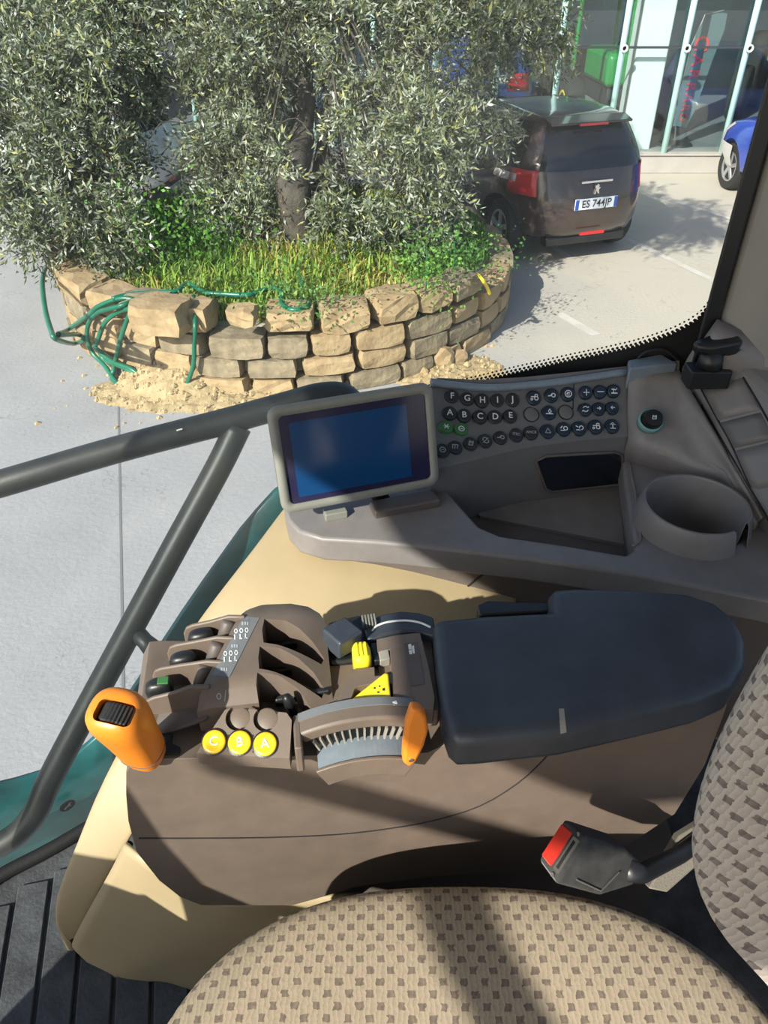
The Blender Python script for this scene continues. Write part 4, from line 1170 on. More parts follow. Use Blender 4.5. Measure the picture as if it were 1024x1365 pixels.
# yellow rocker plate lying in the pod
V, F = prism([AH(468, 933, 0.022), AH(513, 897, 0.028), AH(518, 898, 0.028), AH(521, 930, 0.026)], [AH(468, 933, 0.004), AH(513, 897, 0.006), AH(518, 898, 0.006), AH(521, 930, 0.004)])
yp = mk('yellow_rocker', V, F, 'yellow', ar, bevel=0.0015)
ypb = world_bvh(yp)
for q in ([(483, 915), (491, 910), (492, 913), (484, 918)], [(486, 912), (488, 911), (490, 922), (487, 922)], [(481, 922), (492, 919), (492, 922), (482, 925)], [(498, 917), (500, 916), (501, 918), (499, 919)], [(505, 914), (507, 914), (507, 916), (505, 916)], [(510, 918), (513, 917), (513, 921), (510, 921)], [(503, 922), (506, 922), (506, 924), (503, 924)]):
    d = decal_poly(q, ypb, 0.0005)
    if d: mk('rocker_mark', *d, 'text_dark', yp)
# yellow thumb switch
c = AH(482, 874, 0.022)
rows = [[c + E1 * (x * f) + E2 * (y * f) + E3 * z for x, y in superell(0.0105, 0.0155, 3.2, 20)] for f, z in ((1.0, -0.02), (1.0, 0.004), (0.85, 0.009), (0.5, 0.0105))]
yt = mk('yellow_switch', *loft(rows, closed=True, cap=True), 'yellow', ar, smooth=True)
for k in (-1, 0, 1):
    mk('grip_rib', *obox(c + E1 * (k * 0.0048) + E3 * 0.0102, E1, E2, E3, 0.0011, 0.010, 0.0012), 'yellow', yt)
mk('switch_pivot', *obox(AH(508, 872, 0.014), E1, E2, E3, 0.010, 0.014, 0.006), 'black_plastic', ar, bevel=0.002)
mk('switch_insert', *obox(AH(512, 876, 0.016), E1 + E2 * 0.2, E2, E3, 0.006, 0.009, 0.006), 'tooth', ar, bevel=0.001)
# black rotary selector
mk('selector_plate', *pxprism([(432, 838), (438, 828), (480, 818), (492, 826), (490, 866), (478, 880), (440, 884), (434, 876)], AO.z + 0.012, AO.z - 0.01), 'black_plastic', ar, bevel=0.004)
c = AH(456, 850, 0.028)
a1 = (E1 * 0.80 + E2 * 0.55 - E3 * 0.10).normalized(); a3 = (E3 - a1 * E3.dot(a1)).normalized(); a2 = a3.cross(a1)
mk('selector_knob', *obox(c, a1, a2, a3, 0.0175, 0.0165, 0.0125), 'pad_rubber', ar, bevel=0.003)
mk('selector_screw', *lathe([(0.0016, 0), (0.0016, 0.0005)], AH(452, 862, 0.034), (-E2 * 0.4 + E3), 8), 'black_matte', ar)
# curved dark track with a white line and ribbed wheel
arc_o = [(486, 838), (494, 825), (510, 818), (535, 814), (558, 816), (578, 822)]
arc_i = [(582, 848), (560, 842), (535, 841), (512, 846), (500, 852), (489, 852)]
mk('track_plate', *pxprism(arc_o + arc_i, AO.z + 0.020, AO.z - 0.01), 'pad_rubber', ar, bevel=0.003)
P = [AH(u, v, 0.0212) for u, v in ((496, 841), (503, 834), (518, 829), (540, 827), (560, 830), (574, 836))]
mk('track_line', *tube(crom(P, 4), 0.0013, 6), 'white_print', ar)
for k in range(5):
    mk('wheel_rib', *obox(AH(484 + k * 4.0, 829 - k * 0.6, 0.022), E1, E2, E3, 0.0011, 0.008, 0.004), 'bezel', ar, bevel=0.0006, bseg=1)
# pod label
pob = world_bvh(pod)
d = decal_grid([(539, 858), (557, 856), (566, 912), (547, 915)], pob, 0.0006, 2, 3)
if d:
    pl_ = mk('pod_label', *d, 'brown_dark', ar)
    for q in ([(544, 860), (548, 859), (549, 866), (545, 867)], [(549, 862), (552, 861), (553, 872), (550, 872)], [(545, 868), (549, 867), (549, 873), (546, 873)]):
        d2 = decal_poly(q, pob, 0.0011)
        if d2: mk('label_symbol', *d2, 'white_print', pl_)
# hood label symbols
hl = bpy.data.objects['hood_label']
hlb = world_bvh(hl)
for q in ([(440, 947), (446, 943), (449, 947), (444, 951)], [(448, 944), (453, 942), (453, 948), (449, 949)], [(523, 936), (528, 934), (530, 938), (525, 940)], [(458, 945), (500, 938), (500, 939), (458, 946)]):
    d2 = decal_poly(q, hlb, 0.0006)
    if d2: mk('label_symbol', *d2, 'white_print', hl)

# =================================================================== SEAT
se = thing('driver_seat', (0.1, 0.16, FLOOR_Z + 0.24), 'beige driver seat in woven fabric with staggered dark squares', 'seat')
sc_ = Vector((0.085, 0.150, 0))
SA, SB = 0.330, 0.275
rows = []
NPL = 64
def seat_top(x, y):
    r = (abs(x / SA) ** 3 + abs(y / SB) ** 3) ** (1 / 3)
    edge = 0.022 * (1 - min(1, r) ** 6)
    dish = -0.022 * math.exp(-((x - 0.02) ** 2) / 0.03 - (y ** 2) / 0.02)
    return 2.022 + edge + dish
pl = superell(SA, SB, 2.5, NPL)
for f, dz in ((0.90, -0.12), (0.985, -0.09), (1.0, -0.05), (0.985, -0.018)):
    rows.append([Vector((sc_.x + a * f, sc_.y + b * f, 2.022 + dz)) for a, b in pl])
for f in (0.95, 0.88, 0.78, 0.62, 0.45, 0.28, 0.12):
    rows.append([Vector((sc_.x + a * f, sc_.y + b * f, seat_top(a * f, b * f))) for a, b in pl])
mk('seat_cushion', *loft(rows, closed=True, cap=True), 'seat_fabric', se, smooth=True, sub=1)
mk('seat_pan', *zprism([(sc_.x + a * 0.93, sc_.y + b * 0.93) for a, b in pl], 1.74, 1.91), 'black_plastic', se, bevel=0.01)
# backrest: a bulging upholstered shell
bc = Vector((0.345, 0.165, 2.33))
rows = []
NB = 88
for k in range(1, 22):
    ph = math.pi * k / 22
    zz = -math.cos(ph); zz = math.copysign(abs(zz) ** 0.95, zz)
    rad = abs(math.sin(ph)) ** 0.34
    z = 2.575 + zz * 0.370
    lean = (z - 2.1) * 0.22
    row = []
    for a, b in superell(0.115, 0.272, 2.4, NB):
        wing = -0.10 * math.exp(-((abs(b) - 0.200) / 0.062) ** 2) * min(1, -a / 0.05) if a < 0 else 0.0    # side bolsters
        if a < 0: a *= 0.40
        row.append(Vector((bc.x - 0.02 + a * rad + wing * rad + lean, bc.y + b * rad, z)))
    rows.append(row)
mk('backrest', *loft(rows, closed=True, cap=True), 'back_fabric', se, smooth=True, sub=1)
mk('back_bracket', *obox((0.47, 0.155, 1.98), (1, 0, 0), (0, 1, 0), (0, 0, 1), 0.03, 0.16, 0.12), 'black_plastic', se, bevel=0.01)

# seat-belt buckle on its stalk
bu = thing('belt_buckle', pd(790, 1165, 0.86), 'black seat belt buckle with red release button beside the seat', 'belt buckle')
# face plate corners (near face of the buckle), then the body carried away along its length
c0, c1, c2, c3 = pd(716, 1146, .770), pd(752, 1090, .800), pd(782, 1116, .785), pd(741, 1180, .758)
Lb = pd(868, 1160, 0.835) - pd(770, 1130, 0.780)
tip = [c + Lb * 0.98 for c in (c0, c1, c2, c3)]
mid = [c + Lb * 0.55 for c in (c0, c1, c2, c3)]
cc = (tip[0] + tip[1] + tip[2] + tip[3]) / 4
tip = [cc + (t - cc) * 0.45 for t in tip]
V, F = loft([[c0, c1, c2, c3], mid, tip], closed=True, cap=True)
mk('buckle_body', V, F, 'buckle_grey', bu, bevel=0.004, bseg=3)
nrm = -(Lb.normalized())
def bface(a, b, off):   # a along c0->c1 (long side), b along c0->c3
    return (c0 * (1 - a) + c1 * a) * (1 - b) + (c3 * (1 - a) + c2 * a) * b + nrm * off
def bquad(a0, a1, b0, b1, z0, z1):
    cs = ((a0, b0), (a1, b0), (a1, b1), (a0, b1))
    return prism([bface(a, b, z1) for a, b in cs], [bface(a, b, z0) for a, b in cs])
mk('release_button', *bquad(0.14, 0.88, 0.06, 0.52, -0.004, 0.0015), 'buckle_red', bu, bevel=0.001)
mk('latch_slot', *bquad(0.16, 0.86, 0.62, 0.88, -0.004, 0.0006), 'metal', bu)
mk('slot_gap', *bquad(0.22, 0.80, 0.70, 0.80, -0.002, 0.0012), 'black_matte', bu)
for a in (0.07, 0.94):
    mk('rivet', *lathe([(0.0022, 0), (0.0022, 0.001)], bface(a, 0.72, 0), nrm, 10), 'metal', bu)
# moulded ridge on the visible side
s0 = c3.lerp(c3 + Lb, 0.12); s1 = c2.lerp(c2 + Lb, 0.12)
mk('side_ridge', *tube([c3.lerp(c2, 0.2) + Lb * 0.18 + Vector((0, -0.001, 0.001)), c3.lerp(c2, 0.12) + Lb * 0.52 + Vector((0, -0.001, 0.001)), c3.lerp(c2, 0.55) + Lb * 0.60 + Vector((0, -0.001, 0.001))], 0.0010, 6), 'metal', bu)
e0 = cc; e1_ = pd(905, 1140, 0.88); e2_ = pd(960, 1100, 0.92)
mk('stalk', *tube([cc - Lb * 0.15, e0 + Lb * 0.1, e1_, e2_], [0.014, 0.011, 0.010, 0.010], 12), 'black_plastic', bu, smooth=True)
# pale belt anchor bracket behind the buckle
an = [pd(865, 1185, 0.85), pd(905, 1115, 0.90), pd(945, 1090, 0.93), pd(935, 1150, 0.90), pd(890, 1190, 0.86)]
V, F = extr(an, (0.0, 0.012, -0.012))
tag(mk('belt_anchor', V, F, 'belt_web', None, bevel=0.002), 'pale grey belt anchor bracket between the buckle and the backrest', 'bracket')

# =================================================================== CAB PARTS AND ADDED SHADOW BLOCKERS BEHIND THE CAMERA (they cast the shadows on the console)
wl_ = mk('wall_left', *box((0.03, -0.97, 1.72), 0.92, 0.02, 0.27), 'black_plastic', None, bevel=0.01); tag(wl_, kind='structure')
wr_ = mk('wall_rear', *box((0.965, 0.10, 1.85), 0.02, 1.05, 0.40), 'black_plastic', None, bevel=0.01); tag(wr_, kind='structure')
lp = thing('trim_3', (0.88, -0.9, FLOOR_Z), kind='structure')
mk('rear_post', *tube([Vector((0.88, -0.90, FLOOR_Z - 0.04)), Vector((0.90, -0.90, ROOF_Z))], 0.045, 12), 'black_plastic', lp, smooth=True)
mr_ = thing('shadow_bar', (-1.0, -0.86, 2.9), 'unseen dark bar outside the left-hand door, added to cast a shadow stripe', 'shadow bar')
mk('bar_tube', *tube([Vector((-1.165, -0.86, 3.25)), Vector((-1.10, -0.86, 3.206)), Vector((-0.77, -0.86, 2.985)), Vector((-0.50, -0.86, 2.80))], 0.024, 12), 'rail_paint', mr_, smooth=True)  # unseen bar added to cast the slanted shadow stripe on the console side
# front instrument console with the steering wheel, out of frame ahead of the seat
ic = thing('instrument_console', (-0.77, -0.12, FLOOR_Z), 'dark moulded front instrument console ahead of the seat, out of frame', 'console')
V, F = prism([Vector(p) for p in ((-0.90, -0.36, 2.15), (-0.60, -0.34, 2.08), (-0.575, 0.09, 2.06), (-0.65, 0.11, 2.12), (-0.76, 0.11, 2.08), (-0.90, 0.10, 2.155))],
             [Vector(p) for p in ((-0.84, -0.36, FLOOR_Z), (-0.58, -0.34, FLOOR_Z), (-0.54, 0.12, FLOOR_Z), (-0.65, 0.13, FLOOR_Z), (-0.76, 0.13, FLOOR_Z), (-0.84, 0.12, FLOOR_Z))])
mk('dash_body', V, F, 'black_plastic', ic, bevel=0.012)
V, F = extr([Vector((x, 0.05, z)) for x, z in ((-0.605, 2.47), (-0.568, 2.48), (-0.550, 2.36), (-0.525, 2.26), (-0.470, 2.185), (-0.475, 2.03), (-0.605, 2.03))], (0, 0.03, 0))
mk('shadow_plate', V, F, 'black_plastic', ic, bevel=0.006)  # unseen plate added and outlined to shade the front end of the armrest shell
stw = thing('steering_wheel', (-0.55, -0.24, 2.05), 'black steering wheel standing ahead of the seat, out of frame', 'steering wheel')
wc_ = Vector((-0.50, -0.24, 2.22)); wn = Vector((0.45, 0, 0.89)).normalized()
a_, b_, _d = frame(wn)
mk('rim', *tube([wc_ + a_ * (0.19 * math.cos(t * math.pi / 20)) + b_ * (0.19 * math.sin(t * math.pi / 20)) for t in range(40)], 0.018, 10, closed=True), 'black_plastic', stw, smooth=True)
for t in (90, 210, 330):
    mk('spoke', *cyl(wc_, wc_ + a_ * (0.19 * math.cos(R(t))) + b_ * (0.19 * math.sin(R(t))), 0.012, 8), 'black_plastic', stw)
mk('hub', *lathe([(0.05, -0.03), (0.055, 0.0), (0.04, 0.015)], wc_, wn, 20), 'black_plastic', stw, smooth=True)
mk('column', *tube([wc_ - wn * 0.02, wc_ - wn * 0.16, wc_ - wn * 0.30], [0.04, 0.05, 0.06], 14), 'black_plastic', stw, smooth=True)

# =================================================================== YARD
gnd = mk('ground', [(-40, -25, 0), (40, -25, 0), (40, 45, 0), (-40, 45, 0)], [(0, 1, 2, 3)], 'yard')
tag(gnd, kind='structure')
j0, j1 = pz(158, 535, 0), pz(163, 830, 0)
dj = (j0 - j1).normalized(); nj = Vector((-dj.y, dj.x, 0))
a, b = j1 - dj * 6, j0 + dj * 1.5
mk('slab_joint', [a - nj * 0.007, a + nj * 0.007, b + nj * 0.007, b - nj * 0.007], [(0, 1, 2, 3)], 'joint', gnd).location.z += 0.002
for (q0, q1, w) in (((745, 418), (795, 447), 0.10), ((835, 318), (960, 378), 0.09), ((700, 300), (760, 345), 0.09), ((880, 262), (1000, 300), 0.09)):
    a, b = pz(*q0, 0), pz(*q1, 0); d = (b - a).normalized(); n = Vector((-d.y, d.x, 0)) * w / 2
    mk('parking_line', [a - n, a + n, b + n, b - n], [(0, 1, 2, 3)], 'white_line', gnd).location.z += 0.003

# =================================================================== STONE PLANTER
PC = Vector((-0.93, 7.50, 0)); PR = 2.12; PRX = 2.10
pt = thing('stone_planter', PC, 'round raised planter walled in rough tan stone blocks', 'planter')
# mortar core
rows = []
NC = 72
for (f, z) in ((0.965, 0.0), (0.965, 0.48), (0.84, 0.48), (0.84, 0.0)):
    rows.append([PC + Vector((PRX * f * math.cos(2 * math.pi * k / NC), PR * f * math.sin(2 * math.pi * k / NC), z)) for k in range(NC)])
mk('mortar_core', *loft(rows + [rows[0]], closed=True), 'mortar', pt)
# soil
rows = []
for f, z in ((0.90, 0.42), (0.86, 0.52), (0.6, 0.62), (0.3, 0.68), (0.05, 0.70)):
    rows.append([PC + Vector((PRX * f * math.cos(2 * math.pi * k / 48), PR * f * math.sin(2 * math.pi * k / 48), z + 0.03 * math.sin(k * 1.3 + f * 9))) for k in range(48)])
mk('soil_bed', *loft(rows, closed=True, cap=True), 'soil', pt, smooth=True)
def stone_shape(hx, hy, hz, c, ax, ay, rough=0.012, seed=0, n=2):
    rs = random.Random(seed)
    bm = bmesh.new()
    bmesh.ops.create_cube(bm, size=2.0)
    bmesh.ops.subdivide_edges(bm, edges=bm.edges[:], cuts=n, use_grid_fill=True)
    V = []
    for v in bm.verts:
        x, y, z = v.co
        # rounded corners
        k = 0.90 if sum(abs(q) > 0.99 for q in (x, y, z)) == 3 else (0.965 if sum(abs(q) > 0.99 for q in (x, y, z)) == 2 else 1.0)
        V.append(c + ax * (x * hx * k + rs.uniform(-1, 1) * rough) + ay * (y * hy * k + rs.uniform(-1, 1) * rough) + Vector((0, 0, z * hz * k + rs.uniform(-1, 1) * rough)))
    F = [tuple(v.index for v in f.verts) for f in bm.faces]
    bm.free()
    return V, F
courses = [(0.0, 0.15), (0.155, 0.165), (0.325, 0.175), (0.505, 0.20)]
sid = 0
for ci, (z0, h) in enumerate(courses):
    ang = 150.0 + ci * 4.1
    while ang < 375.0:
        rs = random.Random(900 + ci * 100 + int(ang * 7))
        L = rs.uniform(0.30, 0.46) if ci < 3 else rs.uniform(0.30, 0.42)
        da_ = math.degrees(L / PR)
        am = ang + da_ / 2
        ang += da_ + math.degrees(rs.uniform(0.012, 0.045) / PR)
        if ci == 3:
            # the top course is broken: some blocks are gone, some stand proud
            px_ang = am
            if rs.random() < 0.16 and not (255 < am < 300): continue
            if 262 < am < 268 : continue
            if am > 318: continue
        c = PC + Vector((PRX * 0.985 * math.cos(R(am)), PR * 0.985 * math.sin(R(am)), z0 + h / 2 + (0.0 if ci < 3 else rs.uniform(-0.01, 0.02))))
        rad = Vector((PRX * math.cos(R(am)), PR * math.sin(R(am)), 0)).normalized()
        tan = Vector((-rad.y, rad.x, 0))
        yaw = rs.uniform(-0.05, 0.05) * (1 if ci < 3 else 2.2)
        t2 = tan * math.cos(yaw) + rad * math.sin(yaw); r2 = rad * math.cos(yaw) - tan * math.sin(yaw)
        hz = h / 2 * (rs.uniform(0.9, 1.0) if ci < 3 else rs.uniform(0.75, 1.02))
        V, F = stone_shape(L / 2 * 0.98, 0.125 if ci < 3 else 0.15, hz, c + rad * rs.uniform(-0.02, 0.012), t2, r2, 0.006 if ci < 3 else 0.012, sid)
        sid += 1
        mk('stone_block', V, F, 'stone' if rs.random() < 0.72 else 'stone_grey', pt, smooth=False)
# loose blocks and rocks about the wall
def rock(u, v, z, s, label, m='stone', flat=0.7, seed=0, name='loose_rock'):
    rs = random.Random(seed)
    p = pz(u, v, z)
    bm = bmesh.new(); bmesh.ops.create_icosphere(bm, subdivisions=2, radius=1.0)
    V = []
    for q in bm.verts:
        n = q.co.copy()
        k = 0.78 + 0.22 * math.sin(n.x * 2.3 + seed) * math.cos(n.y * 3.1 + seed * 2) + rs.uniform(-0.12, 0.12)
        V.append(p + Vector((n.x * s * k, n.y * s * 0.85 * k, max(-0.75, n.z * k) * s * flat + s * flat * 0.72)))
    F = [tuple(x.index for x in f.verts) for f in bm.faces]; bm.free()
    return tag(mk(name, V, F, m), label, 'rock', 'rocks lying at the foot of the planter')
for k, (u, v, s, lab) in enumerate(((530, 497, 0.115, 'pale pointed rock at the foot of the planter behind the display'), (549, 500, 0.07, 'small pale rock just right of the pointed rock'), (589, 488, 0.15, 'largest flat tan rock at the foot of the planter wall'),
                                    (610, 484, 0.10, 'rounded tan rock right of the largest flat rock'), (508, 507, 0.08, 'small tan rock left of the pointed rock'), (245, 508, 0.13, 'squarish pale rock half buried in the sand pile by the hose'), (565, 500, 0.06, 'tiny rock between the pointed and the flat rock'),
                                    (470, 513, 0.06, 'tiny pale rock at the wall foot just above the display'))):
    rock(u, v, 0, s, lab, 'stone', 0.8, k + 3)
# two raised loose blocks on the rim
for (u, v, hx, lab, sd2, z) in ((212, 425, 0.21, 'big pale stone block lying loose on the rim by the hose', 5, 0.66), (322, 425, 0.10, 'white broken stone lying on the rim beside a dark block', 6, 0.70)):
    p = pz(u, v, z)
    V, F = stone_shape(hx, 0.16 if hx > 0.15 else 0.09, 0.115 if hx > 0.15 else 0.06, p + Vector((0, 0.08, 0.0)), Vector((0.97, -0.2, 0)), Vector((0.2, 0.97, 0)), 0.014, sd2)
    tag(mk('loose_block', V, F, 'stone' if hx > 0.15 else 'stone'), lab, 'stone')
# sand pile spilling from the wall (grains: stuff)
sp0 = pz(235, 528, 0); sp1 = pz(560, 508, 0)
VV, FF = [], []
def chunk(p, s, rs):
    o = len(VV)
    for d in ((1, 0, 0), (-1, 0, 0), (0, 1, 0), (0, -1, 0), (0, 0, 1), (0, 0, -0.6)):
        VV.append(p + Vector((d[0] * s * rs.uniform(.7, 1.2), d[1] * s * rs.uniform(.7, 1.2), d[2] * s * rs.uniform(.6, 1.0))))
    for f in ((0, 2, 4), (2, 1, 4), (1, 3, 4), (3, 0, 4), (2, 0, 5), (1, 2, 5), (3, 1, 5), (0, 3, 5)): FF.append(tuple(o + i for i in f))
rs = random.Random(44)
def mound(x, y):
    z = 0.0
    for (cx_, cy_, rx, ry, hgt) in mounds:
        q = ((x - cx_) / rx) ** 2 + ((y - cy_) / ry) ** 2
        z = max(z, hgt * max(0, 1 - q))
    return z
m0, m1, m2 = pz(240, 512, 0), pz(330, 520, 0), pz(590, 494, 0)
mounds = [(m0.x, m0.y, 0.55, 0.38, 0.20), (m1.x, m1.y + 0.02, 0.85, 0.22, 0.06), (m2.x, m2.y, 0.55, 0.35, 0.035), (m0.x + 0.1, m0.y - 0.1, 0.8, 0.4, 0.06)]
NX, NY = 90, 40
x0, x1, y0_, y1_ = m0.x - 1.0, m2.x + 0.8, m0.y - 0.7, m2.y + 0.5
GV, GF = [], []
for j in range(NY + 1):
    for i in range(NX + 1):
        x = x0 + (x1 - x0) * i / NX; y = y0_ + (y1_ - y0_) * j / NY
        z = mound(x, y)
        GV.append(Vector((x, y, (z + rs.uniform(-.012, .012)) if z > 0 else -0.02)))
for j in range(NY):
    for i in range(NX):
        q = (j * (NX + 1) + i, j * (NX + 1) + i + 1, (j + 1) * (NX + 1) + i + 1, (j + 1) * (NX + 1) + i)
        if max(GV[k].z for k in q) > 0: GF.append(q)
for _ in range(2600):
    x, y = rs.uniform(x0, x1), rs.uniform(y0_, y1_)
    z = mound(x, y)
    if z > 0 or rs.random() < 0.08:
        if (Vector((x, y, 0)) - PC).length < PR * 0.95: continue
        chunk(Vector((x, y, z)), 0.008 + 0.03 * rs.random() ** 3, rs)
o_ = len(VV); VV += GV; FF += [tuple(o_ + i for i in f) for f in GF]
tag(mk('sand_pile', VV, FF, 'sand'), 'crumbled tan sand and rubble spilled along the planter foot', 'sand', kind='stuff')

# =================================================================== HOSE
hs = []
_r = [[PC + Vector((PRX * 1.075 * math.cos(k * math.pi / 36), PR * 1.075 * math.sin(k * math.pi / 36), z)) for k in range(72)] for z in (-1.0, 0.66)]
wallb = BVHTree.FromPolygons(*loft(_r, closed=True))
def on_planter(u, v, lift=0.0):
    p, n = hit(u, v, wallb)
    if p is None or p.y > PC.y + 0.6: return pz(u, v, 0.70 + lift)
    if p.z < 0.02: return pz(u, v, 0.022)
    return p
def hz_(u, v, z): hs.append(on_planter(u, v))
for q in ((92, 350, .62), (66, 352, .55), (57, 372, .40), (60, 410, .20), (68, 440, .04), (75, 452, .02), (98, 458, .02), (112, 452, .03), (104, 446, .06), (78, 446, .08), (90, 440, .20), (118, 420, .40), (132, 408, .5), (160, 398, .60), (178, 400, .62), (160, 408, .5), (128, 418, .34), (116, 440, .16), (122, 468, .05), (140, 488, .03), (156, 510, .02), (172, 514, .02), (188, 505, .02), (175, 492, .03), (150, 482, .04),
          (128, 464, .10), (130, 455, .2), (140, 430, .42), (158, 416, .56), (176, 412, .60), (170, 425, .45), (160, 455, .2), (152, 490, .03), (150, 506, .02), (166, 516, .02), (184, 512, .02), (178, 498, .02), (160, 488, .02), (140, 480, .02), (133, 470, .05)):
    hz_(*q)
hose = thing('garden_hose', pz(110, 460, 0), 'green garden hose hanging in loops over the planter wall', 'hose')
mk('hose_loops', *tube(crom(hs, 6), 0.019, 8), 'hose_green', hose, smooth=True)
h2 = [on_planter(q[0], q[1]) for q in ((150, 398, .62), (170, 393, .66), (200, 390, .70), (235, 388, .74), (250, 378, .78), (275, 390, .74), (300, 392, .74), (330, 393, .73), (350, 387, .77), (368, 384, .80), (376, 392, .76), (376, 406, .70), (390, 413, .68), (408, 410, .70), (412, 400, .74))]
mk('hose_run', *tube(crom(h2, 6), 0.019, 8), 'hose_green', hose, smooth=True)
h3 = [on_planter(q[0], q[1]) for q in ((258, 395, .72), (260, 430, .50), (259, 460, .30), (258, 485, .14), (252, 505, .03), (246, 516, .02))]
mk('hose_tail', *tube(crom(h3, 6), 0.017, 8), 'hose_green', hose, smooth=True)

ys = [on_planter(638, 366, .02), on_planter(644, 374, .03), on_planter(650, 384), on_planter(653, 392)]
ys[-1].z = max(.3, ys[-1].z)
tag(mk('yellow_strap', *tube(crom(ys, 4), .014, 6), 'yellow', smooth=True), 'short yellow strap hanging over the right rim of the planter', 'strap')

# =================================================================== GRASS AND WEEDS (stuff)
def np_mesh(name, V, quads, cols, m, parent=None):
    me = bpy.data.meshes.new(name)
    nV, nF = len(V), len(quads)
    me.vertices.add(nV); me.vertices.foreach_set('co', V.astype(np.float32).ravel())
    me.loops.add(nF * 4); me.loops.foreach_set('vertex_index', quads.astype(np.int32).ravel())
    me.polygons.add(nF); me.polygons.foreach_set('loop_start', np.arange(0, nF * 4, 4, dtype=np.int32)); me.polygons.foreach_set('loop_total', np.full(nF, 4, dtype=np.int32))
    me.update(calc_edges=True)
    at = me.color_attributes.new('col', 'FLOAT_COLOR', 'POINT')
    c4_ = np.concatenate([cols, np.ones((nV, 1))], 1).astype(np.float32)
    at.data.foreach_set('color', c4_.ravel())
    me.materials.append(M[m])
    o = bpy.data.objects.new(name, me); COL.objects.link(o); o.parent = parent
    if parent: o.location = -wloc(parent)
    return o
def blades(P, hgt, lean, w, cols):
    n = len(P)
    az = rng.uniform(0, 2 * np.pi, n); d = np.stack([np.cos(az), np.sin(az), np.zeros(n)], 1); side = np.stack([-np.sin(az), np.cos(az), np.zeros(n)], 1)
    h = hgt[:, None]; ln = lean[:, None]; w = w[:, None]
    up = np.array([0, 0, 1.0])
    b0 = P; b1 = P + d * ln * h * 0.35 + up * h * 0.65; b2 = P + d * ln * h + up * h * (1 - 0.25 * ln)
    V = np.concatenate([b0 - side * w, b0 + side * w, b1 - side * w * .8, b1 + side * w * .8, b2 - side * w * .15, b2 + side * w * .15], 1).reshape(n * 6, 3)
    i = np.arange(n) * 6
    Q = np.concatenate([np.stack([i, i + 1, i + 3, i + 2], 1), np.stack([i + 2, i + 3, i + 5, i + 4], 1)], 0)
    return V, Q, np.repeat(cols, 6, 0)
n = 16000
rr2 = np.sqrt(rng.uniform(0, 1, n)) * 0.93; th = rng.uniform(0, 2 * np.pi, n)
P = np.stack([PC.x + PRX * rr2 * np.cos(th), PC.y + PR * rr2 * np.sin(th), 0.71 - 0.17 * rr2 ** 2 - np.where(rr2 > .88, (rr2 - .88) * 1.0, 0)], 1)
patch = np.sin(P[:, 0] * 2.1 + 1) * np.cos(P[:, 1] * 1.7) + rng.normal(0, .5, n)
hg = rng.uniform(.04, .15, n) * np.where(patch > 0, 1.3, .8)
base = np.where((patch > .1)[:, None], np.array([[.17, .28, .03]]), np.array([[.36, .33, .07]]))
base = np.where((patch < -.45)[:, None], np.array([[.42, .36, .12]]), base)
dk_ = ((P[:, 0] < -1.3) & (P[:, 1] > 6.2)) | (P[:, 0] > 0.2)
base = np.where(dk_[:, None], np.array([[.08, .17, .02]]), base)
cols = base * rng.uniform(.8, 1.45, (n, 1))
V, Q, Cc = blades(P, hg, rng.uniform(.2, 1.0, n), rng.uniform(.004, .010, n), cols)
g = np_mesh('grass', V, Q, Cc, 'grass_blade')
tag(g, 'sunlit green and yellowing grass filling the planter', 'grass', kind='stuff')
def weed(u, v, z, rx, rz, n, label, col, drop=0.0, leaf=0.03):
    c = pz(u, v, z)
    q = rng.normal(0, 1, (n, 3)) * np.array([rx, rx * .6, rz]) * .5
    P = np.array(c)[None, :] + q
    d = rng.normal(0, 1, (n, 3)); d[:, 2] += .4; d /= np.linalg.norm(d, axis=1)[:, None]
    s = np.cross(d, rng.normal(0, 1, (n, 3))); s /= np.linalg.norm(s, axis=1)[:, None]
    L = rng.uniform(.6, 1.3, n)[:, None] * leaf
    V = np.concatenate([P, P + d * L * .5 + s * L * .32, P + d * L, P + d * L * .5 - s * L * .32], 1).reshape(n * 4, 3)
    i = np.arange(n) * 4; Q = np.stack([i, i + 1, i + 2, i + 3], 1)
    cols = np.repeat(np.array(col)[None, :] * rng.uniform(.6, 1.4, (n, 1)), 4, 0)
    t = thing('weed_plant', (c.x, c.y, max(0, c.z - rz * .6)), label, 'plant', 'weeds on the planter')
    o = np_mesh('foliage', V, Q, cols, 'grass_blade', t); o['kind'] = 'stuff'
    mk('stem', *tube([c + Vector((0, 0, -rz * .6)), c + Vector((0.01, 0, 0)), c + Vector((0.0, 0, rz * .5))], 0.005, 6), 'hose_green', t)
weed(262, 438, .42, .20, .52, 900, 'leafy dark weed trailing down the wall face over the hose', (.12, .22, .04))
weed(400, 385, .84, .45, .26, 800, 'low bushy weed on the rim above the display', (.11, .24, .06))
weed(568, 362, .86, .30, .34, 700, 'bright green bushy weed at the right of the bed', (.13, .28, .04))
weed(225, 318, .85, .62, .40, 1400, 'broad lush green shrub at the left of the bed under the tree', (.08, .22, .02), leaf=.04)
weed(605, 340, .82, .55, .22, 900, 'dark green ground cover at the right edge under the tree', (.06, .18, .03))
weed(130, 350, .66, .50, .16, 700, 'grey-green fringe of weeds on the left rim', (.16, .20, .07))

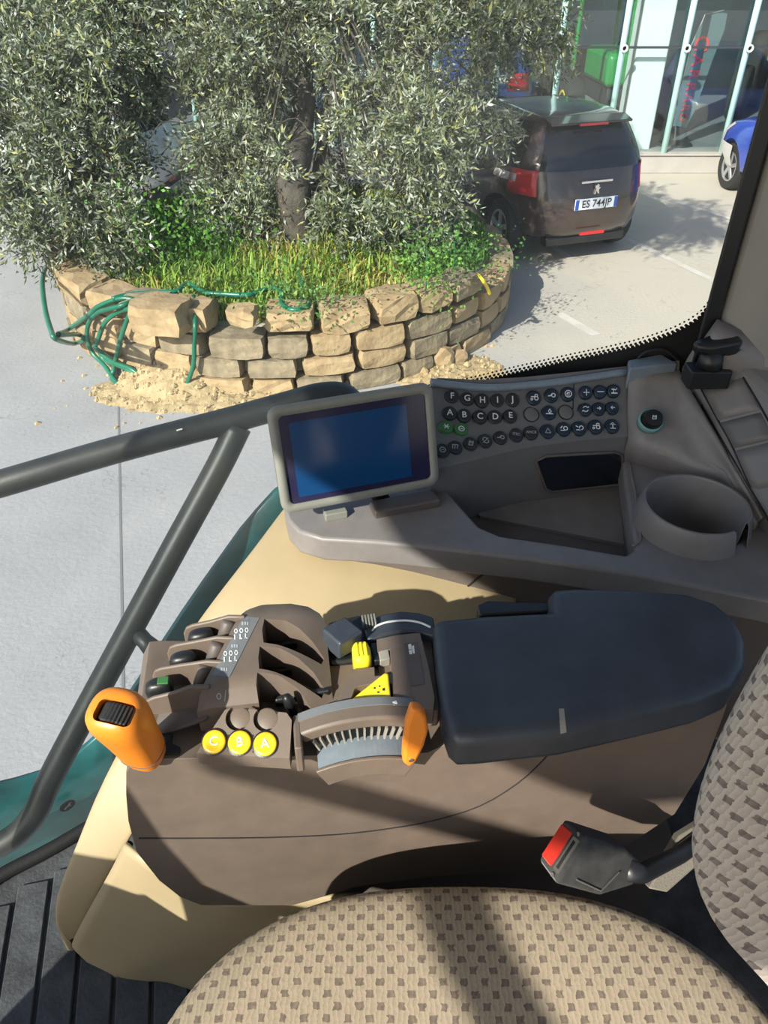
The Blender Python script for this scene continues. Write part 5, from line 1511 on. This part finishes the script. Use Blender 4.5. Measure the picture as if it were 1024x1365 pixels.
# =================================================================== OLIVE TREE
def olive(name, label, base, trunk_pts, trunk_r, blobs, extra_trunks=(), leaves_per=20, twig_k=430):
    t = thing(name, base, label, 'tree')
    mk('trunk', *tube(crom(trunk_pts, 5), [trunk_r * (1 - .45 * i / (5 * (len(trunk_pts) - 1))) * (1 + .12 * math.sin(i * 2.1)) for i in range(5 * (len(trunk_pts) - 1) + 1)], 12), 'bark', t, smooth=True)
    for et, er in extra_trunks:
        mk('limb', *tube(crom(et, 5), [er * (1 - .5 * i / (5 * (len(et) - 1))) for i in range(5 * (len(et) - 1) + 1)], 10), 'bark', t, smooth=True)
    tip = trunk_pts[-1]
    Vs, Qs, Cs = [], [], []
    off = 0
    for bi, (c, r, dens) in enumerate(blobs):
        mid_ = tip.lerp(c, .5) + Vector((0, 0, .15))
        mk('branch', *tube(crom([tip, mid_, c], 5), [.018 * (1 - .7 * i / 10) for i in range(11)], 6), 'bark', t, smooth=True)
        nt_ = int(twig_k * dens * (r / .6) ** 2)
        # sprays: twigs gather in clumps on the blob's shell and hang outward and down from each
        nc = max(5, int(20 * (r / .5) ** 2))
        cd = rng.normal(0, 1, (nc, 3)); cd /= np.linalg.norm(cd, axis=1)[:, None]
        cc_ = np.array(c)[None, :] + cd * (r * rng.uniform(.35, 1.0, nc) ** .6)[:, None]
        ix = rng.integers(0, nc, nt_)
        g_ = rng.normal(0, 1, (nt_, 3)); g_ /= np.linalg.norm(g_, axis=1)[:, None]
        st = cc_[ix] + g_ * rng.uniform(0, .10, nt_)[:, None]
        tw = cd[ix] * .45 + g_ * .75; tw[:, 2] -= .55; tw /= np.linalg.norm(tw, axis=1)[:, None]
        tl_ = rng.uniform(.16, .34, nt_)
        shade = (rng.uniform(.7, 1.25, nc))[ix] * rng.uniform(.85, 1.15, nt_)
        for k in range(leaves_per):
            f = (k + rng.uniform(0, 1, nt_)) / leaves_per
            p = st + tw * (tl_ * f)[:, None]; p[:, 2] -= .12 * f ** 2
            d = tw * .55 + rng.normal(0, .62, (nt_, 3)); d /= np.linalg.norm(d, axis=1)[:, None]
            s = np.cross(d, rng.normal(0, 1, (nt_, 3))); s /= np.linalg.norm(s, axis=1)[:, None]
            L = rng.uniform(.050, .082, nt_)[:, None]; W = L * .13
            q = np.concatenate([p, p + d * L * .5 + s * W, p + d * L, p + d * L * .5 - s * W], 1).reshape(nt_ * 4, 3)
            pick = rng.uniform(0, 1, nt_)[:, None]
            col = np.where(pick < .56, np.array([[.105, .135, .065]]), np.where(pick < .9, np.array([[.27, .30, .24]]), np.array([[.28, .28, .10]]))) * shade[:, None] * rng.uniform(.8, 1.2, (nt_, 1))
            i = off + np.arange(nt_) * 4
            Vs.append(q); Qs.append(np.stack([i, i + 1, i + 2, i + 3], 1)); Cs.append(np.repeat(col, 4, 0))
            off += nt_ * 4
    o = np_mesh('foliage', np.concatenate(Vs), np.concatenate(Qs), np.concatenate(Cs), 'olive_leaf', t)
    o['kind'] = 'stuff'
    # bare arching twigs that show between the leaves
    rs = random.Random(5)
    VV2, FF2 = [], []
    for (c, r, dens) in blobs:
        for _ in range(int(10 * r / .6)):
            a = c + Vector((rs.gauss(0, r * .5), rs.gauss(0, r * .5), rs.gauss(0, r * .4)))
            d = Vector((rs.gauss(0, 1), rs.gauss(0, 1), rs.gauss(.2, .5))).normalized() * rs.uniform(.2, .45)
            v_, f_ = tube(crom([a, a + d * .6 + Vector((0, 0, .06)), a + d + Vector((0, 0, -.10))], 3), .004, 4, False)
            o2 = len(VV2); VV2 += v_; FF2 += [tuple(i + o2 for i in q) for q in f_]
    tw_ = mk('twigs', VV2, FF2, 'bark', t); tw_['kind'] = 'stuff'
    print(name, 'leaves', off // 4)
B = lambda u, v, d, r, k=1.0: (pd(u, v, d), r, k)
tb_ = pz(398, 312, .76)
olive('olive_tree', 'olive tree with thick dark trunk rising from the middle of the planter', tb_,
      [tb_ - Vector((0, 0, .15)), tb_ + Vector((-.02, .05, .5)), pd(402, 190, 7.3), pd(406, 90, 7.5), pd(420, -40, 7.6)], .16,
      [B(480, 40, 7.2, .62), B(350, 30, 7.3, .55), B(300, 60, 7.0, .50), B(290, 150, 6.9, .42), B(278, 205, 6.8, .26), B(310, 235, 6.7, .34), B(330, 290, 6.6, .24), B(350, 140, 7.0, .34), B(350, 230, 6.5, .22), B(345, 175, 6.6, .24), 
       
       B(520, 150, 6.7, .40), B(580, 130, 6.9, .46), B(560, 210, 6.5, .46), B(628, 160, 6.7, .28), B(505, 240, 6.5, .40), B(470, 290, 6.4, .28), B(560, 262, 6.6, .26), B(545, 300, 6.5, .22), B(660, 130, 6.9, .18),
       B(610, 45, 7.3, .55), B(690, 25, 7.3, .34), B(745, 30, 7.3, .22), B(420, 130, 8.3, .5, .6), B(440, 230, 8.2, .35, .5), (Vector((.75, 6.0, 3.3)), .6, .8), (Vector((1.2, 6.4, 3.2)), .45, .8), (Vector((.1, 6.1, 3.45)), .7, .7), B(540, -60, 7.4, .8, .8), B(400, -110, 7.6, .9, .7), B(650, -70, 7.6, .6, .7)],
      extra_trunks=[([tb_ + Vector((.1, .2, -.1)), pd(425, 220, 7.4), pd(445, 120, 7.5), pd(470, 20, 7.4)], .07)])
tb2 = pz(300, 290, .76)
olive('olive_tree', 'olive tree at the left of the planter with foliage hanging to the wall', tb2,
      [tb2 - Vector((0, 0, .15)), pd(302, 240, 7.6), pd(290, 150, 7.6), pd(240, 60, 7.5), pd(200, -30, 7.4)], .085,
      [B(40, 60, 6.7, .55), B(40, 160, 6.5, .50), B(110, 110, 6.6, .50), B(90, 210, 6.4, .46), B(30, 240, 6.3, .34), B(130, 260, 6.4, .36), B(75, 285, 6.3, .26), B(150, 310, 6.3, .26), B(150, 180, 6.7, .26), B(150, 40, 6.9, .55), B(220, 40, 7.1, .48), B(-20, 110, 6.6, .5), B(20, 290, 6.3, .18), B(110, -70, 7.2, .8, .8), B(240, -80, 7.3, .7, .7), B(-30, -40, 7.0, .7, .7)])

# =================================================================== CARS
LAYERS = [(.26, -.40, 3.04, .72), (.33, -.60, 3.20, .83), (.45, -.655, 3.28, .86), (.60, -.66, 3.28, .868), (.74, -.635, 3.22, .868), (.85, -.60, 3.02, .862), (.93, -.575, 2.72, .852), (.985, -.56, 2.25, .836), (1.06, -.53, 2.08, .806), (1.20, -.455, 1.80, .735), (1.33, -.355, 1.50, .665), (1.40, -.28, 1.28, .61), (1.445, -.20, 1.05, .53), (1.463, -.05, .85, .38)]
def make_car(name, label, px_rear, heading, paint, scale=1.0, plate=False, group=None, parts=True, rot_extra=0):
    loc = Vector(px_rear)
    root = thing(name, loc, label, 'car', group, rotz=heading)
    NQ = 56
    def ring(z, xr, xf, b):
        cx_ = (xr + xf) / 2; a = (xf - xr) / 2
        return [Vector((cx_ + x, y, z)) for x, y in superell(a, b, 4.2, NQ)]
    rows = [ring(*L) for L in LAYERS]
    body = mk('car_body', *loft(rows, closed=True, cap=True), paint, root, smooth=True)
    WLOC[root.name] = Vector((0, 0, 0))
    # wheel arches
    body.parent = None
    cut(body, [cyl((x, s * 0.55, .31), (x, s * 1.1, .31), .37, 28) for x in (0, 2.54) for s in (-1, 1)])
    body.parent = root
    for p in body.data.polygons: p.use_smooth = True
    set_sharp(body.data, 50)
    # windows: strips of the same shell lifted off it
    def glass(j0, j1, k0, k1, nm='car_window', f=1.006, mt='car_glass'):
        rr = []
        for j in range(j0, j1 + 1):
            z, xr, xf, b = LAYERS[j]
            rg = ring(z, xr - .008, xf + .008, b + .007)
            rr.append([rg[k % NQ] for k in range(k0, k1 + 1)])
        return mk(nm, *loft(rr), mt, root, smooth=True)
    H = NQ // 2      # index of the rear centre
    glass(7, 11, H - 5, H + 5, 'rear_window')
    glass(7, 11, 8, 13, 'side_window'); glass(7, 11, 15, H - 8, 'side_window')
    glass(7, 11, NQ - 13, NQ - 8, 'side_window'); glass(7, 11, H + 8, NQ - 15, 'side_window')
    glass(7, 12, -5, 5, 'windscreen')
    # spoiler over the rear window, bumper lower, lamps
    mk('roof_spoiler', *obox((-.30, 0, 1.412), (1, 0, .3), (0, 1, 0), (-.3, 0, 1), .085, .49, .012), paint, root, bevel=.01)
    mk('brake_light', *obox((-.402, 0, 1.385), (1, 0, 0), (0, 1, 0), (0, 0, 1), .01, .17, .011), 'tail_red', root)
    for s in (-1, 1):
        k0, k1 = (H - 9, H - 5) if s > 0 else (H + 5, H + 9)
        glass(4, 7, k0, k1, 'tail_lamp', mt='tail_red').modifiers.new('s', 'SOLIDIFY').thickness = .02
        k0, k1 = (H - 11, H - 8) if s > 0 else (H + 8, H + 11)
        glass(5, 6, k0, k1, 'reverse_lamp', mt='tail_white').modifiers.new('s', 'SOLIDIFY').thickness = .03
        k0, k1 = (4, 8) if s > 0 else (NQ - 8, NQ - 4)
        glass(3, 5, k0, k1, 'head_lamp', mt='tail_white')
        mk('door_mirror', *obox((1.62, s * .93, 1.03), (1, 0, 0), (0, 1, 0), (0, 0, 1), .05, .09, .06), paint, root, bevel=.02)
    mk('bumper_reflector', *obox((-.668, 0, .36), (1, 0, 0), (0, 1, 0), (0, 0, 1), .008, .15, .016), 'tail_red', root)
    mk('lower_bumper', *obox((-.50, 0, .27), (1, 0, 0), (0, 1, 0), (0, 0, 1), .07, .50, .05), 'black_plastic', root, bevel=.02)
    mk('boot_strip', *obox((-.615, 0, .875), (1, 0, 0), (0, 1, 0), (0, 0, 1), .012, .19, .012), 'chrome', root, bevel=.003)
    lion = [(-.035, -.045), (-.02, -.045), (-.012, -.01), (.008, -.04), (.026, -.04), (.014, 0), (.03, .012), (.03, .024), (.01, .02), (.016, .045), (-.004, .055), (-.02, .04), (-.035, .046), (-.03, .02), (-.018, .012)]
    V, F = prism([Vector((-.652, -a, .80 + b)) for a, b in lion], [Vector((-.620, -a, .80 + b)) for a, b in lion])
    mk('emblem', V, F, 'chrome', root)
    if plate:
        P_ = mk('number_plate', *obox((-.662, 0, .665), (1, 0, 0), (0, 1, 0), (0, 0, 1), .008, .26, .056), 'plate_white', root, bevel=.004)
        for s in (-1, 1): mk('plate_band', *obox((-.671, s * .238, .665), (1, 0, 0), (0, 1, 0), (0, 0, 1), .001, .021, .052), 'plate_blue', P_)
        text_mesh('plate_text', 'ES 744JP', .105, (-.6725, 0, .665), (0, -1, 0), (0, 0, 1), 'text_dark', P_, .0005)
    if paint == 'car_blue':
        glass(1, 3, -11, 11, 'front_bumper', mt='bumper_grey')
    for x in (0, 2.54):
        for s in (-1, 1):
            c = Vector((x, s * .70, .31))
            w = mk('wheel', *lathe([(.20, -.09), (.285, -.095), (.308, -.07), (.308, .07), (.285, .095), (.20, .09), (.19, .06)], c, (0, s, 0), 28, True, True), 'tyre', root, smooth=True)
            set_sharp(w.data, 50)
            mk('rim', *lathe([(.195, .055), (.195, .088), (.18, .090), (.175, .065)], c, (0, s, 0), 28, False, False), 'alloy', w)
            for q in range(5):
                a = R(72 * q + 18)
                d = Vector((math.cos(a), 0, math.sin(a)))
                mk('spoke', *obox(c + Vector((0, s * .075, 0)) + d * .10, d, (0, 1, 0), d.cross(Vector((0, 1, 0))), .09, .012, .028), 'alloy', w, bevel=.006)
            mk('hub_cap', *lathe([(.045, .06), (.045, .088), (.03, .094)], c, (0, s, 0), 14), 'alloy', w)
    return root
# brown hatchback: rear axle centre and heading from its wheels on the ground
ra, la = pz(803, 322, 0), pz(676, 338, 0)
mid = (ra + la) / 2
dv = (ra - la).normalized()
head = math.atan2(dv.x, -dv.y)        # forward = left of the axle direction (right wheel - left wheel) turned by +90
fw = Vector((-dv.y, dv.x, 0))
head = math.atan2(fw.y, fw.x)
make_car('hatchback_car', 'brown hatchback seen from behind, parked right of the olive tree', mid, head, 'car_brown', plate=True)
bw = pz(963, 252, 0)
# front left wheel of the blue car stands at bw, nose to the showroom
bh = R(97)
fwd = Vector((math.cos(bh), math.sin(bh), 0)); lft = Vector((-fwd.y, fwd.x, 0))
make_car('compact_car', 'bright blue car behind the cab pillar, only its front corner in view', bw - fwd * 2.54 - lft * .80, bh, 'car_blue')
_cc = bpy.data.objects['compact_car']
make_car('parked_car', 'pale car parked behind the olive trees, glimpsed between trunks', Vector((-3.5, 10.9, 0)), R(171), 'car_white')
make_car('showroom_car', 'dark blue car standing inside the showroom behind the glass', Vector((1.9, 14.3, 0.28)), R(174), 'car_navy')

# =================================================================== SHOWROOM
BY = 12.75
sh = thing('showroom', (4, BY, 0), 'glazed showroom facade with pale green posts', 'building')
mk('plinth', *box((3.0, BY + .1, .135), 9.5, .22, .135), 'plinth', sh, bevel=.01)
mk('plinth_ledge', *box((3.0, BY + .1, .277), 9.5, .25, .012), 'plinth', sh)
mk('back_wall', *box((3.0, 19.0, 2.6), 9.5, .1, 2.6), 'shop_wall', sh)
mk('side_wall', *box((-6.4, 15.8, 2.6), .1, 3.2, 2.6), 'shop_wall', sh)
mk('side_wall', *box((12.4, 15.8, 2.6), .1, 3.2, 2.6), 'shop_wall', sh)
mk('shop_floor', *box((3.0, 15.9, .14), 9.4, 3.1, .14), 'shop_floor', sh)
mk('roof_slab', *box((3.0, 15.8, 5.3), 9.6, 3.4, .12), 'plinth', sh)
posts = [py(u, v, BY - .02).x for u, v in ((752, 20), (842, 12), (930, 4), (1011, 0))]
sp_m = (posts[-1] - posts[0]) / 3
xs = [posts[0] + sp_m * k for k in range(-9, 9)]
zr = py(840, 63, BY).z
for x in xs:
    mk('post', *cyl((x, BY - .05, .27), (x, BY - .05, 5.2), .045, 12), 'mullion', sh, smooth=True)
    mk('glass_fixing', *lathe([(.05, 0), (.05, .03), (.03, .03), (.03, 0)], (x, BY - .13, zr), (0, -1, 0), 16), 'column_white', sh)
for a, b in zip(xs[:-1], xs[1:]):
    for z0, z1 in ((.29, zr - .012), (zr + .012, 3.2), (3.22, 5.15)):
        mk('glass_pane', *box(((a + b) / 2, BY + .02, (z0 + z1) / 2), (b - a) / 2 - .012, .008, (z1 - z0) / 2), 'shop_glass', sh)
mk('glazing_rail', *box((3.0, BY - .01, zr), 9.3, .02, .014), 'rail_dark', sh)
cx0, cx1 = py(843, 100, BY + .3).x, py(884, 100, BY + .3).x
mk('column', *box(((cx0 + cx1) / 2 - .02, BY + .42, 2.6), (cx1 - cx0) / 2, .22, 2.6), 'column_white', sh, bevel=.02)
# feather banner
bn = thing('feather_banner', (5.6, 13.6, .28), 'grey feather banner with red lettering behind the showroom glass', 'banner')
BYB = 13.3
out_px = [(903, 168), (897, 168), (908, 120), (918, 80), (930, 40), (942, 22), (958, 17), (970, 18), (966, 40), (950, 80), (938, 115), (925, 150), (915, 170)]
P = [py(u, v, BYB) for u, v in out_px]
mk('banner_cloth', *extr(P, (0, .01, 0)), 'banner_cloth', bn)
mk('banner_pole', *tube([py(898, 200, BYB + .03), py(905, 130, BYB + .03), py(922, 60, BYB + .03), py(940, 20, BYB + .03), py(965, 14, BYB + .03)], .014, 8), 'metal', bn)
mk('banner_foot', *lathe([(.28, 0), (.26, .03), (.05, .06)], (py(898, 200, BYB).x, BYB, .285), n=20), 'rail_dark', bn)
t0, t1 = py(938, 45, BYB - .012), py(909, 162, BYB - .012)
d = t1 - t0; L = d.length; word = 'CARRARO'
ax = d.normalized(); ay = ax.cross(Vector((0, -1, 0))); ay = -ay if ay.x < 0 else ay
# letters read downwards and shrink toward the foot of the flag
pos = 0.0; sizes = [1.55, 1.2, 1.1, 1.0, .92, .85, .8]; tot = sum(sizes)
for ch_, s_ in zip(word, sizes):
    pos += s_ / 2
    text_mesh('banner_letter', ch_, L / tot * s_ * 1.25, t0 + ax * (L * pos / tot), ax, ay, 'banner_red', bn, .002)
    pos += s_ / 2
# green machines in the showroom
def tractor(x, y, s, label, rz):
    t = thing('tractor', (x, y, .28), label, 'tractor', rotz=rz)
    WLOC[t.name] = Vector((0, 0, 0))
    q = lambda a: tuple(v * s for v in a)
    def bx(nm, c, h, m, bv=.03): mk(nm, *box(Vector(c) * s, h[0] * s, h[1] * s, h[2] * s), m, t, bevel=bv * s)
    bx('bonnet', (1.25, 0, 1.05), (.75, .30, .25), 'deere_green', .08)
    bx('chassis', (.7, 0, .65), (1.2, .22, .15), 'rail_dark')
    bx('cab_roof', (0, 0, 2.1), (.62, .6, .07), 'deere_green', .04)
    for a in (-.5, .5):
        for b in (-.5, .5): mk('cab_post', *cyl(Vector((a, b, .9)) * s, Vector((a * .95, b * .95, 2.05)) * s, .035 * s, 8), 'deere_green', t)
    bx('fender', (-.1, .62, 1.05), (.5, .2, .06), 'deere_green'); bx('fender', (-.1, -.62, 1.05), (.5, .2, .06), 'deere_green')
    bx('seat_block', (-.1, 0, .95), (.3, .3, .25), 'black_plastic')
    for (wx, wr_, ww) in ((-.1, .68, .2), (1.6, .46, .15)):
        for sd3 in (-1, 1):
            c = Vector((wx, sd3 * .75, wr_)) * s
            w = mk('wheel', *lathe([(wr_ * .6 * s, -ww * s), (wr_ * .95 * s, -ww * s), (wr_ * s, -ww * .7 * s), (wr_ * s, ww * .7 * s), (wr_ * .95 * s, ww * s), (wr_ * .6 * s, ww * s)], c, (0, sd3, 0), 24), 'tyre', t, smooth=True)
            mk('rim', *lathe([(wr_ * .58 * s, ww * .5 * s), (wr_ * .58 * s, ww * 1.05 * s), (wr_ * .2 * s, ww * .8 * s)], c, (0, sd3, 0), 20), 'machine_yellow', w, smooth=True)
tractor(3.75, 15.6, .95, 'small green tractor inside the showroom left of the white column', R(-88))
tractor(7.9, 16.6, .95, 'green tractor inside the showroom right of the feather banner', R(-120))
